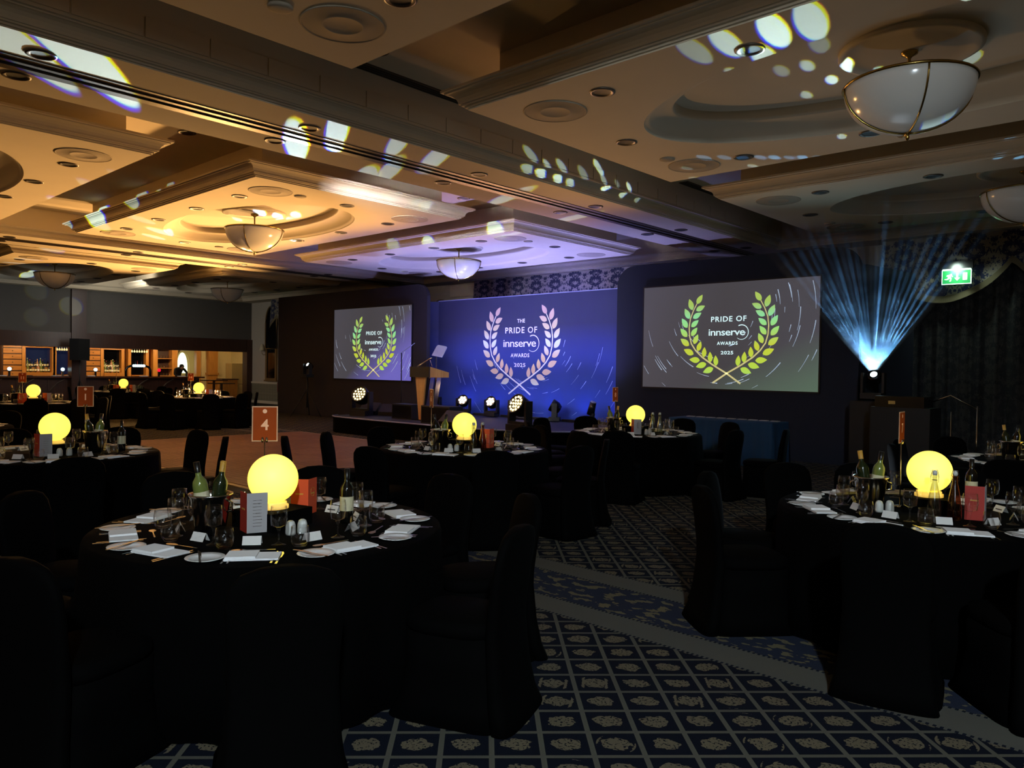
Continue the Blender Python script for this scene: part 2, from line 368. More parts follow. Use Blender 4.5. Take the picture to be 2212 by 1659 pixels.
# ================================================================ the room
XL, XR, YN, YF = -31.5, 3.6, -6.0, 17.0
o = MB().box(XL-5, XR, YN, YF, -.1, 0).build('floor', 'carpet'); struct(o, 'dark blue patterned carpet')
o = MB().box(XL-.3, XR, YN, YF, H0, H0+.1).build('ceiling', 'plaster'); struct(o, 'cream plaster ceiling above the rafts')
struct(MB().box(XR, XR+.15, YN, YF, 0, H0).build('wall_right', 'wallpaint')); struct(MB().box(XL-5, XR, YN-.15, YN, 0, H0).build('wall_near', 'wallpaint'))
struct(MB().box(XL-.3, XR, YF, YF+.15, 0, H0).build('wall_far', 'wallpaint'), 'cream far wall behind the stage set')

CORN = [(0, 0), (0, .014), (.022, .016), (.022, .034), (.048, .036), (.052, .050), (.066, .052), (.068, .075), (.080, .105), (.105, .132), (.140, .148), (.160, .150), (.162, .162), (.19, .166), (.19, .19)]
def beam(name, xc, half, y0, y1):
    pr = [(half+d, H1+z) for d, z in CORN] + [(half+.18, H1+.19), (half+.18, H0)]
    poly = [(xc+a, z) for a, z in pr] + [(xc-a, z) for a, z in reversed(pr)]
    return struct(MB().prism(poly, y0, y1).build(name, 'plaster'), 'downstand beam with moulded cornices and a centre track')
BX = [(-8.11, .79), (-19.91, .79)]
for i, (xc, hf) in enumerate(BX):
    b = beam('trim_%d' % (i+1), xc, hf, YN, 16.3)
    t = MB().box(xc-.10, xc-.045, YN, 16.9, H1-.022, H1+.0).box(xc+.045, xc+.10, YN, 16.9, H1-.022, H1).box(xc-.2, xc-.10, YN, 16.9, H1-.008, H1).box(xc+.1, xc+.2, YN, 16.9, H1-.008, H1)
    t.mi = 1; t.box(xc-.045, xc+.045, YN, 16.9, H1-.004, H1)
    t.build('partition_track', ['track', 'dark'], b)
    if i == 0:
        y = 1.0
        pm = None
        while y < 15.9:
            if pm is None: p = MB().box(0, .012, .008, .592, H1+.20, H1+.38).build('panel', 'plaster', b, (xc+hf+.18, y, 0)); pm = p
            else: p = pm.copy(); col.objects.link(p); p.location = (xc+hf+.18, y, 0)
            y += .6
# perimeter bulkheads (mitred ring per bay is approximated by straight lengths)
pr = [(-(0)-d, H1+z) for d, z in CORN] + [(-.18, H1+.19), (-.18, H0)]
n3 = struct(MB().prism([(16.3+a, z) for a, z in pr] + [(YF, H0), (YF, H1)], XL, XR, 'X').build('trim_3', 'plaster'), 'perimeter bulkhead with cornice along the far wall')
struct(MB().prism([(2.95+a, z) for a, z in pr] + [(XR, H0), (XR, H1)], YN, 16.3).build('trim_4', 'plaster'))
struct(MB().prism([(-30.95-a, z) for a, z in pr] + [(XL-.2, H0), (XL-.2, H1)], YN, 16.3).build('trim_5', 'plaster'))

# ---------------------------------------------------------------- ceiling rafts
HX, HY = 3.7, 2.0
def raft_mesh():
    N = 96; b = MB()
    def rect(hx, hy, z):
        out = []
        for i in range(N):
            a = 2*math.pi*i/N; c, s = math.cos(a), math.sin(a)
            # parametrise so that corners are hit
            k = i/(N/8); seg = int(k) % 8; t = k-int(k)
            P = [(hx, 0), (hx, hy), (0, hy), (-hx, hy), (-hx, 0), (-hx, -hy), (0, -hy), (hx, -hy)]
            p, q = P[seg], P[(seg+1) % 8]; out.append((p[0]+(q[0]-p[0])*t, p[1]+(q[1]-p[1])*t, z))
        return out
    def ell(a, e, z): return [(a*math.cos(2*math.pi*i/N), e*math.sin(2*math.pi*i/N), z) for i in range(N)]
    prof = [(-.23, H0), (-.23, H1+.195), (.20, H1+.195)] + [(d*1.1, H1+z) for d, z in reversed(CORN)]
    b.loft([rect(HX+d, HY+d, z) for d, z in prof], smooth=False, cap=False)
    b.loft([rect(HX, HY, H1), ell(2.7, 1.35, H1)], smooth=False, cap=False)
    cv = [(2.70, 1.35, 0), (2.68, 1.33, .02), (2.66, 1.31, .022), (2.63, 1.28, .05), (2.57, 1.22, .10), (2.48, 1.13, .14), (2.40, 1.05, .16), (2.38, 1.03, .16), (2.37, 1.02, .19), (2.37, 1.02, .27)]
    b.loft([ell(a, e, H1+z) for a, e, z in cv], smooth=True, cap=False)
    e = ell(2.37, 1.02, H1+.27); b.add(e, [tuple(range(N))])
    return b
BAYS = [-2.2, -14.0, -25.9]; ROWS = [2.14, 7.6, 13.05]
raft0 = None
names = {(-14.0, 7.6): 'middle raft', (-14.0, 13.05): 'raft nearest the stage'}
rose_p = MB().lathe([(0, -.035), (.40, -.03), (.52, -.02), (.56, -.045), (.60, -.035), (.60, 0)], 48)
n = 6
rafts = {}
for bx in BAYS:
    for ry in ROWS:
        if bx == -25.9 and ry == 2.14: continue
        if raft0 is None: o = raft0 = raft_mesh().build('trim_%d' % n, 'plaster'); rose0 = rose_p.build('ceiling_rose', 'cornice', o, (0, 0, H1+.27))
        else: o = raft0.copy(); col.objects.link(o); o.name = 'trim_%d' % n; q = rose0.copy(); col.objects.link(q); q.parent = o
        o.location = (bx, ry, 0); struct(o, 'hanging ceiling raft with moulded edge and oval recess'); rafts[(bx, ry)] = o; n += 1
BAYN = {-2.2: 'aisle bay', -14.0: 'dance floor bay', -25.9: 'bar bay'}; ROWN = {2.14: 'camera-side', 7.6: 'middle', 13.05: 'stage-side'}
# pendants: opal bowls in brass straps
def make_pendant():
    t = empty('bowl_pendant'); r = .545
    bowl = [(r*math.sin(a)*1.0, -.43*(math.cos(a))) for a in [math.pi/2*i/14 for i in range(15)]]
    MB().lathe([(max(x, 0), z) for x, z in bowl] + [(r-.012, 0.0)] + [(max(x-.012, 0), z+.012) for x, z in reversed(bowl)], 40).build('glass_bowl', 'bowl', t)
    ring = [(r*1.005*math.cos(a), r*1.005*math.sin(a), .005) for a in [2*math.pi*i/48 for i in range(48)]]
    MB().tube(ring, .014, 6, True).build('rim', 'brass', t)
    for k in range(4):
        a = math.pi/2*k + .5; pts = [((r+.006)*math.sin(q)*math.cos(a), (r+.006)*math.sin(q)*math.sin(a), -.438*math.cos(q)) for q in [math.pi/2*(i/10) for i in range(11)]]
        MB().tube(pts, .009, 6).build('strap', 'brass', t)
    MB().lathe([(0, -.50), (.012, -.49), (.02, -.47), (.012, -.45), (.035, -.438), (.03, -.425), (0, -.42)], 16).build('finial', 'brass', t)
    MB().lathe([(0, .32), (.075, .315), (.07, .28), (.03, .26), (.014, .24), (.014, .03), (0, .03)], 20).build('stem', 'brass', t)
    return t
pend = make_pendant()
for (bx, ry), ro in rafts.items():
    place(pend, (bx, ry, 4.285), rnd.uniform(0, .4), 'opal glass bowl pendant with brass straps under the %s raft of the %s' % (ROWN[ry], BAYN[bx]), 'opal bowl pendants', 'pendant light')
# recessed downlights, round ceiling speakers, detectors
dl = empty('downlight'); MB().lathe([(.125, 0), (.125, -.008), (.105, -.014), (.085, -.004)], 28).build('trim_ring', 'ringm', dl)
MB().lathe([(.085, -.004), (.075, -.002), (0, -.002)], 24).build('lamp_recess', 'dark', dl)
sp = empty('ceiling_speaker'); MB().lathe([(.335, 0), (.335, -.006), (.325, -.011), (.315, -.006)], 40).build('frame', 'grill', sp)
MB().lathe([(.315, -.006), (.17, -.008), (.165, -.011), (.15, -.011), (.145, -.008), (0, -.008)], 40).build('grille', 'grill', sp)
sd = MB().lathe([(.095, 0), (.095, -.012), (.07, -.022), (0, -.024)], 24).build('smoke_detector', 'grill')
orde = ['first', 'second', 'third', 'fourth', 'fifth', 'sixth', 'seventh', 'eighth', 'ninth', 'tenth', 'eleventh', 'twelfth']
for (bx, ry), ro in rafts.items():
    mir = -1 if bx == -2.2 else 1
    pts = [(3.08, 0), (2.32, -1.52), (.8, -1.52), (-.78, -1.52), (-2.3, -1.52), (-3.08, 0), (-2.3, 1.45), (-.78, 1.45), (.8, 1.45), (2.32, 1.45)]
    for k, (dx, dy) in enumerate(pts):
        place(dl, (bx+mir*dx, ry+dy, H1), 0, 'recessed downlight, %s clockwise from beam side, %s raft, %s' % (orde[k], ROWN[ry], BAYN[bx]), 'recessed downlights in the rafts', 'downlight')
    for k, (dx, dy) in enumerate([(3.03, -1.38), (3.0, 1.42), (-3.03, -1.42), (-3.03, 1.33)]):
        place(sp, (bx+mir*dx, ry+dy, H1), 0, 'round cream ceiling speaker, %s corner of %s raft, %s' % (('beam-side near', 'beam-side far', 'other near', 'other far')[k], ROWN[ry], BAYN[bx]), 'round ceiling speakers', 'speaker')
    if bx != -25.9:
        for k, (dx, dy) in enumerate([(3.1, -.9 if bx == -14.0 else .93), (-3.05, .78)]):
            place(sd, (bx+mir*dx, ry+dy, H1), 0, 'small round smoke detector, %s side of %s raft, %s' % (('beam', 'far')[k], ROWN[ry], BAYN[bx]), 'smoke detectors', 'detector')
for i, (xc, hf) in enumerate(BX):
    for s_ in (-1, 1):
        for k in range(6):
            place(dl, (xc+s_*.375+.02, 2.15+k*2.7, H1), 0, 'recessed downlight, %s from camera on the %s edge of %s beam' % (orde[k], 'bar-facing' if s_ < 0 else 'aisle-facing', ('partition-panelled', 'bar-side')[i]), 'recessed downlights along the beams', 'downlight')
for k, x in enumerate((-6.53, -9.58, -12.6, -15.7, -22, -25, -28)):
    place(dl, (x, 16.68, H1), 0, 'recessed downlight above the far wall, %s counting from the swag curtains' % orde[k], 'downlights above the far wall', 'downlight')
for k, (x, y) in enumerate([(-6.6, 4.95), (-10.97, 4.9), (-10.97, 10.33), (-18.4, 4.9), (-17.0, 10.33)]):
    place(dl, (x, y, H0), 0, 'recessed downlight in the high channel between rafts, %s counting toward the bar' % orde[k], 'downlights between rafts', 'downlight')
for k, (y0, y1) in enumerate([(4.5, 6.95), (11.85, 13.65)]):
    t = empty('slot_vent', (-7.03, (y0+y1)/2, H0), 0, 'long black slotted air vent beside the beam, %s' % ('over the camera side', 'over the stage side')[k], 'air vent')
    MB().box(-.09, .09, -(y1-y0)/2, (y1-y0)/2, -.012, 0).build('frame', 'ringm', t)
    for q in range(3): MB().box(-.06+q*.05-.014, -.06+q*.05+.014, -(y1-y0)/2+.03, (y1-y0)/2-.03, -.016, -.011).build('slot', 'dark', t)

# ================================================================ far wall: pelmets, curtains, mirrors
def curtain(name, x0, x1, y, z0, z1, label):
    N = int((x1-x0)/.035); pts = []
    for i in range(N+1):
        x = x0+(x1-x0)*i/N; ph = x*2*math.pi/.26 + math.sin(x*3.1)*1.3
        pts.append((x, y + .055*math.sin(ph) + .02*math.sin(ph*2.3)))
    vs = [(x, yy, z0) for x, yy in pts] + [(x, yy*.5+y*.5, z1) for x, yy in pts] ; n_ = N+1
    b = MB().add(vs, [(i, i+1, i+1+n_, i+n_) for i in range(N)], True)
    return tag(b.build(name, 'curtain', fix=False), label, 'curtain')
def pelmet(x0, x1, y, ztop, zmid, amp, per, ph, matname, label):
    t = empty('pelmet', ((x0+x1)/2, y, ztop), 0, label, 'pelmet'); xc = (x0+x1)/2; N = 90; b = MB(); f = MB()
    top = []; bot = []; bot2 = []
    for i in range(N+1):
        x = x0+(x1-x0)*i/N; zb = zmid - amp*abs(math.cos(math.pi*(x-ph)/per))**.8; fold = .03*math.sin(x*9)
        top.append((x-xc, fold, 0)); bot.append((x-xc, -.05+fold, zb-ztop)); bot2.append((x-xc, -.055+fold, zb-ztop-.13))
    k = N+1; b.add(top+bot, [(i, i+1, i+1+k, i+k) for i in range(N)], True); f.add(bot+bot2, [(i, i+1, i+1+k, i+k) for i in range(N)], True)
    b.build('valance', matname, t, fix=False); f.build('fringe', 'fringe', t, fix=False); return t
pelmet(-5.2, 1.8, 16.55, 4.34, 3.9, .72, 2.35, -4.1, 'swag', 'blue and cream damask swag pelmet with fringe above the curtains by the beam fan')
curtain('curtain', -5.1, 1.7, 16.75, .02, 4.2, 'long dark damask curtain in deep folds behind the hooded exit sign')
pelmet(-17.1, -10.6, 16.6, 4.34, 3.6, .3, 2.2, -13.5, 'pelmet', 'blue and grey damask pelmet above the printed backdrop')
curtain('curtain', -17.0, -10.7, 16.8, .02, 4.2, 'dark damask curtain hidden behind the printed backdrop')
pelmet(-29.0, -23.6, 16.5, 4.34, 3.75, .62, 2.2, -27.4, 'swag', 'dark damask swag pelmet with fringe above the curtains beside the bar')
curtain('curtain', -28.6, -23.8, 16.75, .02, 4.2, 'long dark damask curtain beside the bar end under the small exit sign')
def arch_poly(w, h, hs):                                       # gothic arch outline
    pts = [(-w/2, 0), (w/2, 0), (w/2, hs)]
    for i in range(1, 9): t = i/8; pts.append((w/2*(1-t**1.6), hs+(h-hs)*math.sin(t*math.pi/2)**.9))
    for i in range(7, -1, -1): t = i/8; pts.append((-w/2*(1-t**1.6), hs+(h-hs)*math.sin(t*math.pi/2)**.9))
    return pts
def arched_mirror(x, z0, w, h, label):
    t = empty('arched_mirror', (x, YF-.01, z0), 0, label, 'mirror')
    MB().prism(arch_poly(w, h, h*.62), -.05, 0).build('glass', 'mirror', t)
    fr = MB(); P = arch_poly(w+.05, h+.04, h*.62); fr.tube([(a, -.06, b) for a, b in P], .035, 6, True); fr.build('frame', 'gilt', t)
arched_mirror(-29.72, 2.35, .85, 1.75, 'tall dark gothic arched panel above the wall lamp beside the bar')
arched_mirror(-19.0, 2.2, .95, 1.62, 'dark gothic arched panel peeping above the backdrop top')
t = empty('wall_mirror', (-29.72, YF-.01, 1.02), 0, 'gilt framed rectangular mirror on the cream wall beside the bar', 'mirror')
MB().box(-.36, .36, -.03, 0, .06, 1.30).build('glass', 'mirror', t)
f = MB().box(-.45, -.34, -.07, 0, 0, 1.32).box(.34, .45, -.07, 0, 0, 1.32).box(-.34, .34, -.07, 0, 0, .08).box(-.5, .5, -.1, 0, -.06, 0); f.build('frame', 'gilt', t)
t = empty('wall_lamp', (-30.28, YF-.01, 2.1), 0, 'small wall lamp with pale shade beside the gilt mirror', 'lamp')
MB().lathe([(.05, .16), (.13, -.12)], 20, (0, -.16, .28)).build('lamp_shade', 'glassshade', t); MB().tube([(0, 0, 0), (0, -.1, -.02), (0, -.16, .05), (0, -.16, .2)], .012, 6).build('bracket', 'gilt', t)
struct(MB().box(XL, -28.9, YF-.02, YF, .1, .85).build('trim_20', 'wallpaper'), 'patterned dado wallpaper')
struct(MB().box(XL, -28.9, YF-.05, YF, .85, .93).build('trim_21', 'cornice'), 'dado rail'); struct(MB().box(XL, XR, YF-.03, YF, 0, .12).build('baseboard_far', 'cornice'))
struct(MB().box(-18.6, -17.2, YF-.03, YF, 3.95, 4.3).build('trim_22', 'cornice')); struct(MB().box(-18.4, -17.8, YF-.06, YF, 3.3, 3.75).build('trim_23', 'cornice'))
t = empty('fire_extinguisher', (-28.95, YF-.12, .55), 0, 'red fire extinguisher on wall beside the curtains at the bar end', 'extinguisher')
MB().lathe([(0, 0), (.07, 0), (.075, .03), (.075, .36), (.05, .42), (.02, .44), (.02, .47), (0, .47)], 16).build('cylinder', mat('extinguisher_red', '6a1512', .4), t); MB().tube([(0, 0, .47), (.06, 0, .46), (.1, 0, .3), (.09, 0, .1)], .01, 5).build('hose', 'blackpaint', t)

def exit_sign(x, y, zc, w, rz, label):
    t = empty('exit_sign', (x, y, zc), rz, label, 'sign'); h = w*.53
    MB().box(-w/2, w/2, -.012, .012, -h/2, h/2).build('panel', 'green', t)
    f = MB(); e = .012; f.box(-w/2-e, w/2+e, -.016, .016, h/2, h/2+e).box(-w/2-e, w/2+e, -.016, .016, -h/2-e, -h/2).box(-w/2-e, -w/2, -.016, .016, -h/2, h/2).box(w/2, w/2+e, -.016, .016, -h/2, h/2); f.build('border', 'exitwhite', t)
    MB().box(-w/2-.04, w/2+.04, -.05, .05, h/2+.03, h/2+.17).build('lamp_housing', 'blackpaint', t); MB().box(-w/2, w/2, -.03, .03, h/2+.012, h/2+.03).build('lamp_tube', 'exitwhite', t)
    g = MB(); Y = -.016; k = w/.5
    def q(pts): g.add([(a*k, Y, b*k) for a, b in pts], [tuple(range(len(pts)))])
    # running figure
    q([(-.115, .055), (-.09, .07), (-.075, .05), (-.10, .035)]); q([(-.17, .04), (-.11, .05), (-.10, .02), (-.13, -.02), (-.155, 0), (-.13, .025), (-.175, .015)])
    q([(-.13, -.005), (-.10, .015), (-.085, -.03), (-.105, -.04)]); q([(-.13, 0), (-.12, -.03), (-.165, -.055), (-.21, -.05), (-.21, -.035), (-.17, -.035)])
    q([(-.105, -.03), (-.085, -.025), (-.095, -.085), (-.125, -.085), (-.125, -.07), (-.11, -.07)]); q([(-.10, .03), (-.07, .005), (-.06, .012), (-.085, .042)])
    q([(.0, .07), (.03, .07), (.03, -.02), (.0, -.02)]); q([(-.035, -.015), (.065, -.015), (.015, -.075)])          # arrow
    q([(.115, .075), (.19, .075), (.19, -.065), (.115, -.065)])                                                     # door
    g.build('pictogram', 'exitwhite', t)
    for s_ in (-1, 1): MB().box(s_*w*.4-.006, s_*w*.4+.006, -.006, .006, h/2+.17, H1-zc).build('hanger', 'blackpaint', t)
exit_sign(-3.82, 16.40, 3.52, .47, .05, 'lit green exit sign with running figure on damask pelmet by the beam fan')
spot((-3.82, 16.26, 3.70), (-3.8, 16.6, 3.35), 40, 165, (.75, 1, .85), 1, .1, 'exit_sign_glow')
exit_sign(-27.3, 16.38, 3.55, .5, .0, 'lit green exit sign on the curtains beside the smaller screen')
spot((-27.0, 16.2, 3.65), (-26.9, 16.6, 3.4), 30, 165, (.8, 1, .95), 1, .1, 'exit_sign_glow')

# ================================================================ left wall with the bar
PY0, PY1 = 9.78, 10.28
struct(MB().box(XL-.25, XL, YN, 17, 2.72, H1).build('wall_left', 'partition'), 'grey folding partition above the bar opening')
struct(MB().box(XL-.3, XL+.06, YN, 16.9, 2.2, 2.74).build('trim_24', 'darkwood'), 'dark wooden bar header')
struct(MB().box(XL-.3, XL+.12, PY0, PY1, 0, H1).build('trim_25', 'darkwood'), 'dark square column')
struct(MB().box(XL-.3, XL+.1, 16.75, 17.0, 0, 2.74).build('trim_26', 'darkwood'), 'dark end post of the bar opening')
struct(MB().box(XL-5, XL-.25, YN, 18.0, 2.9, 3.0).build('ceiling_bar', 'plaster')); struct(MB().box(XL-5.15, XL-5, YN, 18.0, 0, 3).build('wall_bar', mat('bar_wall_cream', 'e0c890', .8, bump=.2, bscale=15)))
struct(MB().box(XL-5, XL-.25, 17.9, 18.05, 0, 3).build('wall_bar_end', mat('bar_wall_cream2', 'd9c48e', .8, bump=.2, bscale=15)))
struct(MB().box(XL-5.1, XL-.25, 17.0, 18.0, -.1, 0).build('floor_bar', 'carpet'))
t = empty('bar_counter', (XL-.35, 10.0, 0), 0, 'long dark panelled bar counter with curved brackets', 'bar counter')
MB().box(-.28, .16, -10, 4.75, .0, 1.06).build('front_panel', 'darkwood', t); MB().box(-.38, .36, -10, 4.9, 1.06, 1.12).build('worktop', wood('bar_top', '3a2016', '6a4028', 'Y', rough=.2), t)
for k in range(9):
    y = -3.9+k*1.0
    if abs(y) < .15: continue
    p = [(.2, y, .45), (.22, y+.05, .62), (.27, y+.25, .85), (.34, y+.5, 1.02)]; MB().tube(p, .02, 6).build('bracket', 'ringm', t)
    MB().box(.16, .185, y-.03, y+.03, .1, 1.05).build('stile', 'darkwood', t)
# back bar joinery at x = -34.9
BXX = -34.9
def yb(px, py=780, X=BXX): return at_x(px, py, X).y
def zb(py, px=200, X=BXX): return at_x(px, py, X).z
def drawers(pa, pb, label):
    y0, y1 = yb(pa), yb(pb); t = empty('drawer_cabinet', (BXX, (y0+y1)/2, 0), 0, label, 'cabinet'); hw = (y1-y0)/2
    MB().box(-.4, 0, -hw, hw, .0, 2.9).build('body', 'darkwood', t)
    z = 1.05
    while z < 2.55:
        d = MB().box(0, .03, -hw+.04, hw-.04, z+.015, z+.20).build('drawer', 'oakh', t); MB().lathe([(0, .02), (.02, .012), (.025, 0)], 10).xf(Matrix.Translation((.035, 0, z+.11)) @ Matrix.Rotation(math.pi/2, 4, 'Y')).build('knob', 'gilt', d); z += .225
drawers(4, 49, 'tall golden oak drawer cabinet behind the bar at its outer end'); drawers(184, 218, 'tall golden oak drawer cabinet behind the bar beside the loudspeaker')
def surround(pa, pb, za, zb_, glassmat, label, cat='window', head=.35):
    y0, y1 = yb(pa), yb(pb); t = empty('bar_window' if cat == 'window' else 'wall_unit', (BXX, (y0+y1)/2, 0), 0, label, cat); hw = (y1-y0)/2
    MB().box(-.3, -.25, -hw, hw, za, zb_).build('glass', glassmat, t)
    f = MB().box(-.3, .02, -hw-.12, -hw, .9, 2.88).box(-.3, .02, hw, hw+.12, .9, 2.88).box(-.3, .02, -hw, hw, zb_, 2.88); f.build('frame', 'oak', t)
    MB().box(.02, .05, -hw+.05, hw-.05, zb_+.12, 2.75).build('head_panel', 'oakh', t); MB().box(.02, .06, -hw, hw, zb_+.05, zb_+.09).build('moulding', 'oakh', t)
    MB().box(-.3, .1, -hw, hw, za-.5, za-.03).build('shelf', 'oakh', t); return t, y0, y1
wa = surround(55, 112, 1.25, 2.2, 'night', 'oak framed window with dusk-blue glass and bottles in front')
wb = surround(122, 152, 1.15, 2.8, 'night', 'narrow dark opening with hanging glasses beside the column')
wc = surround(224, 262, 1.25, 2.2, 'mirror', 'oak framed dark mirror behind the crowded bottles')
wd = surround(283, 315, 1.15, 2.75, 'mirror', 'dark recess behind the beer tap arch')
t = empty('glass_cabinet', (BXX, yb(356), 0), 0, 'oak glass-fronted cabinet of tumblers beside the bright doorway', 'cabinet'); hw = (yb(374)-yb(338))/2
MB().box(-.4, -.35, -hw, hw, 1.0, 2.9).build('back', 'darkwood', t)
f = MB().box(-.4, .02, -hw-.15, -hw+.05, .8, 2.9).box(-.4, .02, hw-.05, hw+.1, .8, 2.9).box(-.4, .02, -hw, hw, 2.3, 2.9).box(-.4, .02, -hw, hw, .8, 1.1); f.build('frame', 'oak', t)
for z in (1.42, 1.85): MB().box(-.35, .0, -hw, hw, z, z+.03).build('shelf', 'oakh', t)
for k, z in enumerate((1.10, 1.45, 1.88)):
    for q in range(6):
        o = MB().lathe([(.035, 0), (.045, .12), (.043, .12), (.033, .01)], 10).build('tumbler', 'glass'); o.location = (BXX-.15, yb(356)-hw+.13+q*.13, z)
        tag(o, 'small tumbler in the oak cabinet, %s shelf, %s counting toward the doorway' % (('bottom', 'middle', 'top')[k], orde[q]), 'glass', 'tumblers in the oak cabinet')
struct(MB().box(BXX-.58, BXX-.42, YN, yb(378), 0, 2.9).build('wall_backbar', 'oakh'), 'oak panelling of the back bar')
# doorway with cream gothic door
dy0, dy1 = yb(383), yb(424); t = empty('cream_door', (BXX-.9, (dy0+dy1)/2+.2, 0), 0, 'cream door with pointed gothic light beyond the bar', 'door')
MB().box(-.05, 0, -.75, .75, 0, 2.35).build('leaf', 'doorcream', t); MB().prism(arch_poly(.48, .95, .3), 0, .015, 'X').xf(Matrix.Translation((0, -.02, 1.22))).build('arched_light', 'litglass', t)
f = MB().tube([(.02, a, 1.15+b) for a, b in arch_poly(.66, 1.15, .3)], .025, 6, True); f.build('arch_moulding', 'doorcream', t); MB().box(0, .01, .62, .7, .2, 2.3).build('side_light', 'litglass', t)
f = MB().box(BXX-.2, BXX+.03, dy0-.14, dy0, 0, 2.9).box(BXX-.2, BXX+.03, dy1, dy1+.2, 0, 2.9).box(BXX-.2, BXX+.03, dy0, dy1, 2.45, 2.9).build('door_1', 'oak'); struct(f, 'oak door case beyond the bar')
o = MB().box(BXX-.1, BXX+.12, yb(448), yb(468), 0, 2.9).box(BXX-.12, BXX+.16, yb(446), yb(470), 1.15, 1.25).box(BXX-.12, BXX+.16, yb(446), yb(470), 2.5, 2.9).build('trim_27', 'oak'); struct(o, 'fluted oak pilaster')
struct(MB().box(BXX-.3, BXX-.2, dy1+.2, 18.0, 0, 2.9).build('wall_bar_cream', bpy.data.materials['bar_wall_cream']))
# furniture right of the counter
t = empty('service_cabinet', (BXX+1.2, yb(492, X=BXX+1.2), 0), 0, 'low orange-wood cabinet beyond the bar end', 'cabinet'); MB().box(-.25, .25, -.35, .35, 0, .95).build('body', 'oak', t); MB().box(-.28, .28, -.4, .4, .95, 1.0).build('top', 'darkwood', t)
t = empty('tall_fridge', (BXX+1.0, min(yb(513, X=BXX+1.0), 17.5), 0), 0, 'tall pale upright fridge beyond the bar end', 'fridge'); MB().box(-.3, .3, -.32, .32, .75, 1.7).box(-.3, .3, -.32, .32, 0, .73).build('body', mat('beige_enamel', 'b09660', .4), t); MB().box(.3, .33, .2, .24, 1.0, 1.4).build('handle', 'steel', t)
for k, px in enumerate((462, 478)):
    p = at_x(px, 838, XL-.2); t = empty('side_shelf', (p.x, p.y, 0), 0, 'small dark standing shelf at the bar end, %s' % ('beside the counter', 'beside the fridge')[k], 'shelf')
    MB().box(-.25, .25, -.5, .5, .94-k*.13, .98-k*.13).build('top', 'darkwood', t); MB().box(-.04, .04, -.04, .04, 0, .94-k*.13).build('post', 'darkwood', t)
# bottles
def bottle_mb(r=.037, h=.3, neck=.013): return MB().lathe([(0, 0), (r, 0), (r, h*.58), (r*.85, h*.66), (neck, h*.76), (neck, h), (0, h)], 12)
bots = []
for i, (mn, c2) in enumerate((('bottledark', None), ('bottlegreen', None), ('rose', None), ('bottleclear', None), ('whitewine', None))):
    b = empty('spirit_bottle'); bottle_mb(.038+.004*(i % 2), .28+.02*i).build('body', mn, b); MB().lathe([(.0145, .26+.02*i), (.0145, .285+.02*i), (0, .285+.02*i)], 10).build('cap', ('foil', 'red', 'gold', 'foil', 'paper')[i], b)
    MB().lathe([(.0405+.004*(i % 2), .05), (.0405+.004*(i % 2), .13)], 12).build('label_band', 'label' if i != 2 else 'paper', b); bots.append(b)
def bottle_row(ya, yb_, z, n_, x, gname, place_txt):
    for k in range(n_):
        pb_ = bots[(k*7+n_) % 5]; y = ya+(yb_-ya)*(k+.5)/n_
        place(pb_, (x+rnd.uniform(-.03, .03), y, z), 0, '%s spirit bottle, %s along %s' % (('dark', 'green', 'pink', 'clear', 'yellow-green')[(k*7+n_) % 5], orde[k] if k < 12 else str(k+1)+'th', place_txt), gname, 'bottle')
for (wt, y0, y1), g in ((wa, 'dusk-blue bar window'), (wc, 'dark bar mirror')):
    for r_, (x, z) in enumerate(((BXX-.05, 1.22), (BXX-.16, 1.42))):
        if r_: MB().box(-.25, -.08, -(y1-y0)/2, (y1-y0)/2, 1.22, 1.42).build('step_shelf', 'oakh', wt)
        bottle_row(y0+.05, y1-.05, z, 9, x, 'bottles at the '+g, ('front row, ', 'back row, ')[r_]+g)
for (wt, y0, y1), g in ((wb, 'narrow opening'), (wd, 'beer taps')):
    n_ = 7; rr = empty('glass_rack', (BXX+.1, (y0+y1)/2, 2.28), 0, 'rack of hanging wine glasses above the %s' % g, 'glass rack'); MB().box(-.1, .1, -(y1-y0)/2-.1, (y1-y0)/2+.1, 0, .03).build('rail', 'oakh', rr)
    for k in range(n_):
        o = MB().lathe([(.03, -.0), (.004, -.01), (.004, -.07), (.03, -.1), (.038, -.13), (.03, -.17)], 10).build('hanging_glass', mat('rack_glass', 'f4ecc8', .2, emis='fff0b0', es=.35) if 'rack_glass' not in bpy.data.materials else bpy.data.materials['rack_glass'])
        o.location = (BXX+.1, y0-.05+(y1-y0+.1)*(k+.5)/n_, 2.28); tag(o, 'wine glass hanging upside down over the %s, %s counting from the column' % (g, orde[k]), 'glass', 'hanging wine glasses')
# beer tap arch
tx = XL-.45; ty0, ty1 = at_x(272, 800, tx).y, at_x(325, 800, tx).y; t = empty('beer_tap_arch', (tx, (ty0+ty1)/2, 1.12), 0, 'black beer tap arch with glowing lenses on the counter', 'beer tap'); hw = (ty1-ty0)/2
P = [(0, -hw, 0), (0, -hw, .25), (0, -hw+.06, .36), (0, -hw+.2, .42), (0, hw-.2, .42), (0, hw-.06, .36), (0, hw, .25), (0, hw, 0)]
MB().tube(P, .045, 8).build('arch_pipe', 'blackgloss', t)
for k in range(6):
    y = -hw+.28+k*(2*hw-.56)/5; l = MB().lathe([(0, .04), (.05, .03), (.055, 0), (.05, -.02)], 14).xf(Matrix.Translation((.05, y, .42)) @ Matrix.Rotation(math.pi/2, 4, 'Y')).build('lens', 'tealscreen', t)
    if k in (1, 2, 4): MB().tube([(0, y, .45), (0, y, .62)], .016, 6).build('tap_handle', ('red', 'blackgloss', 'red', 'foil', 'foil')[k], t)
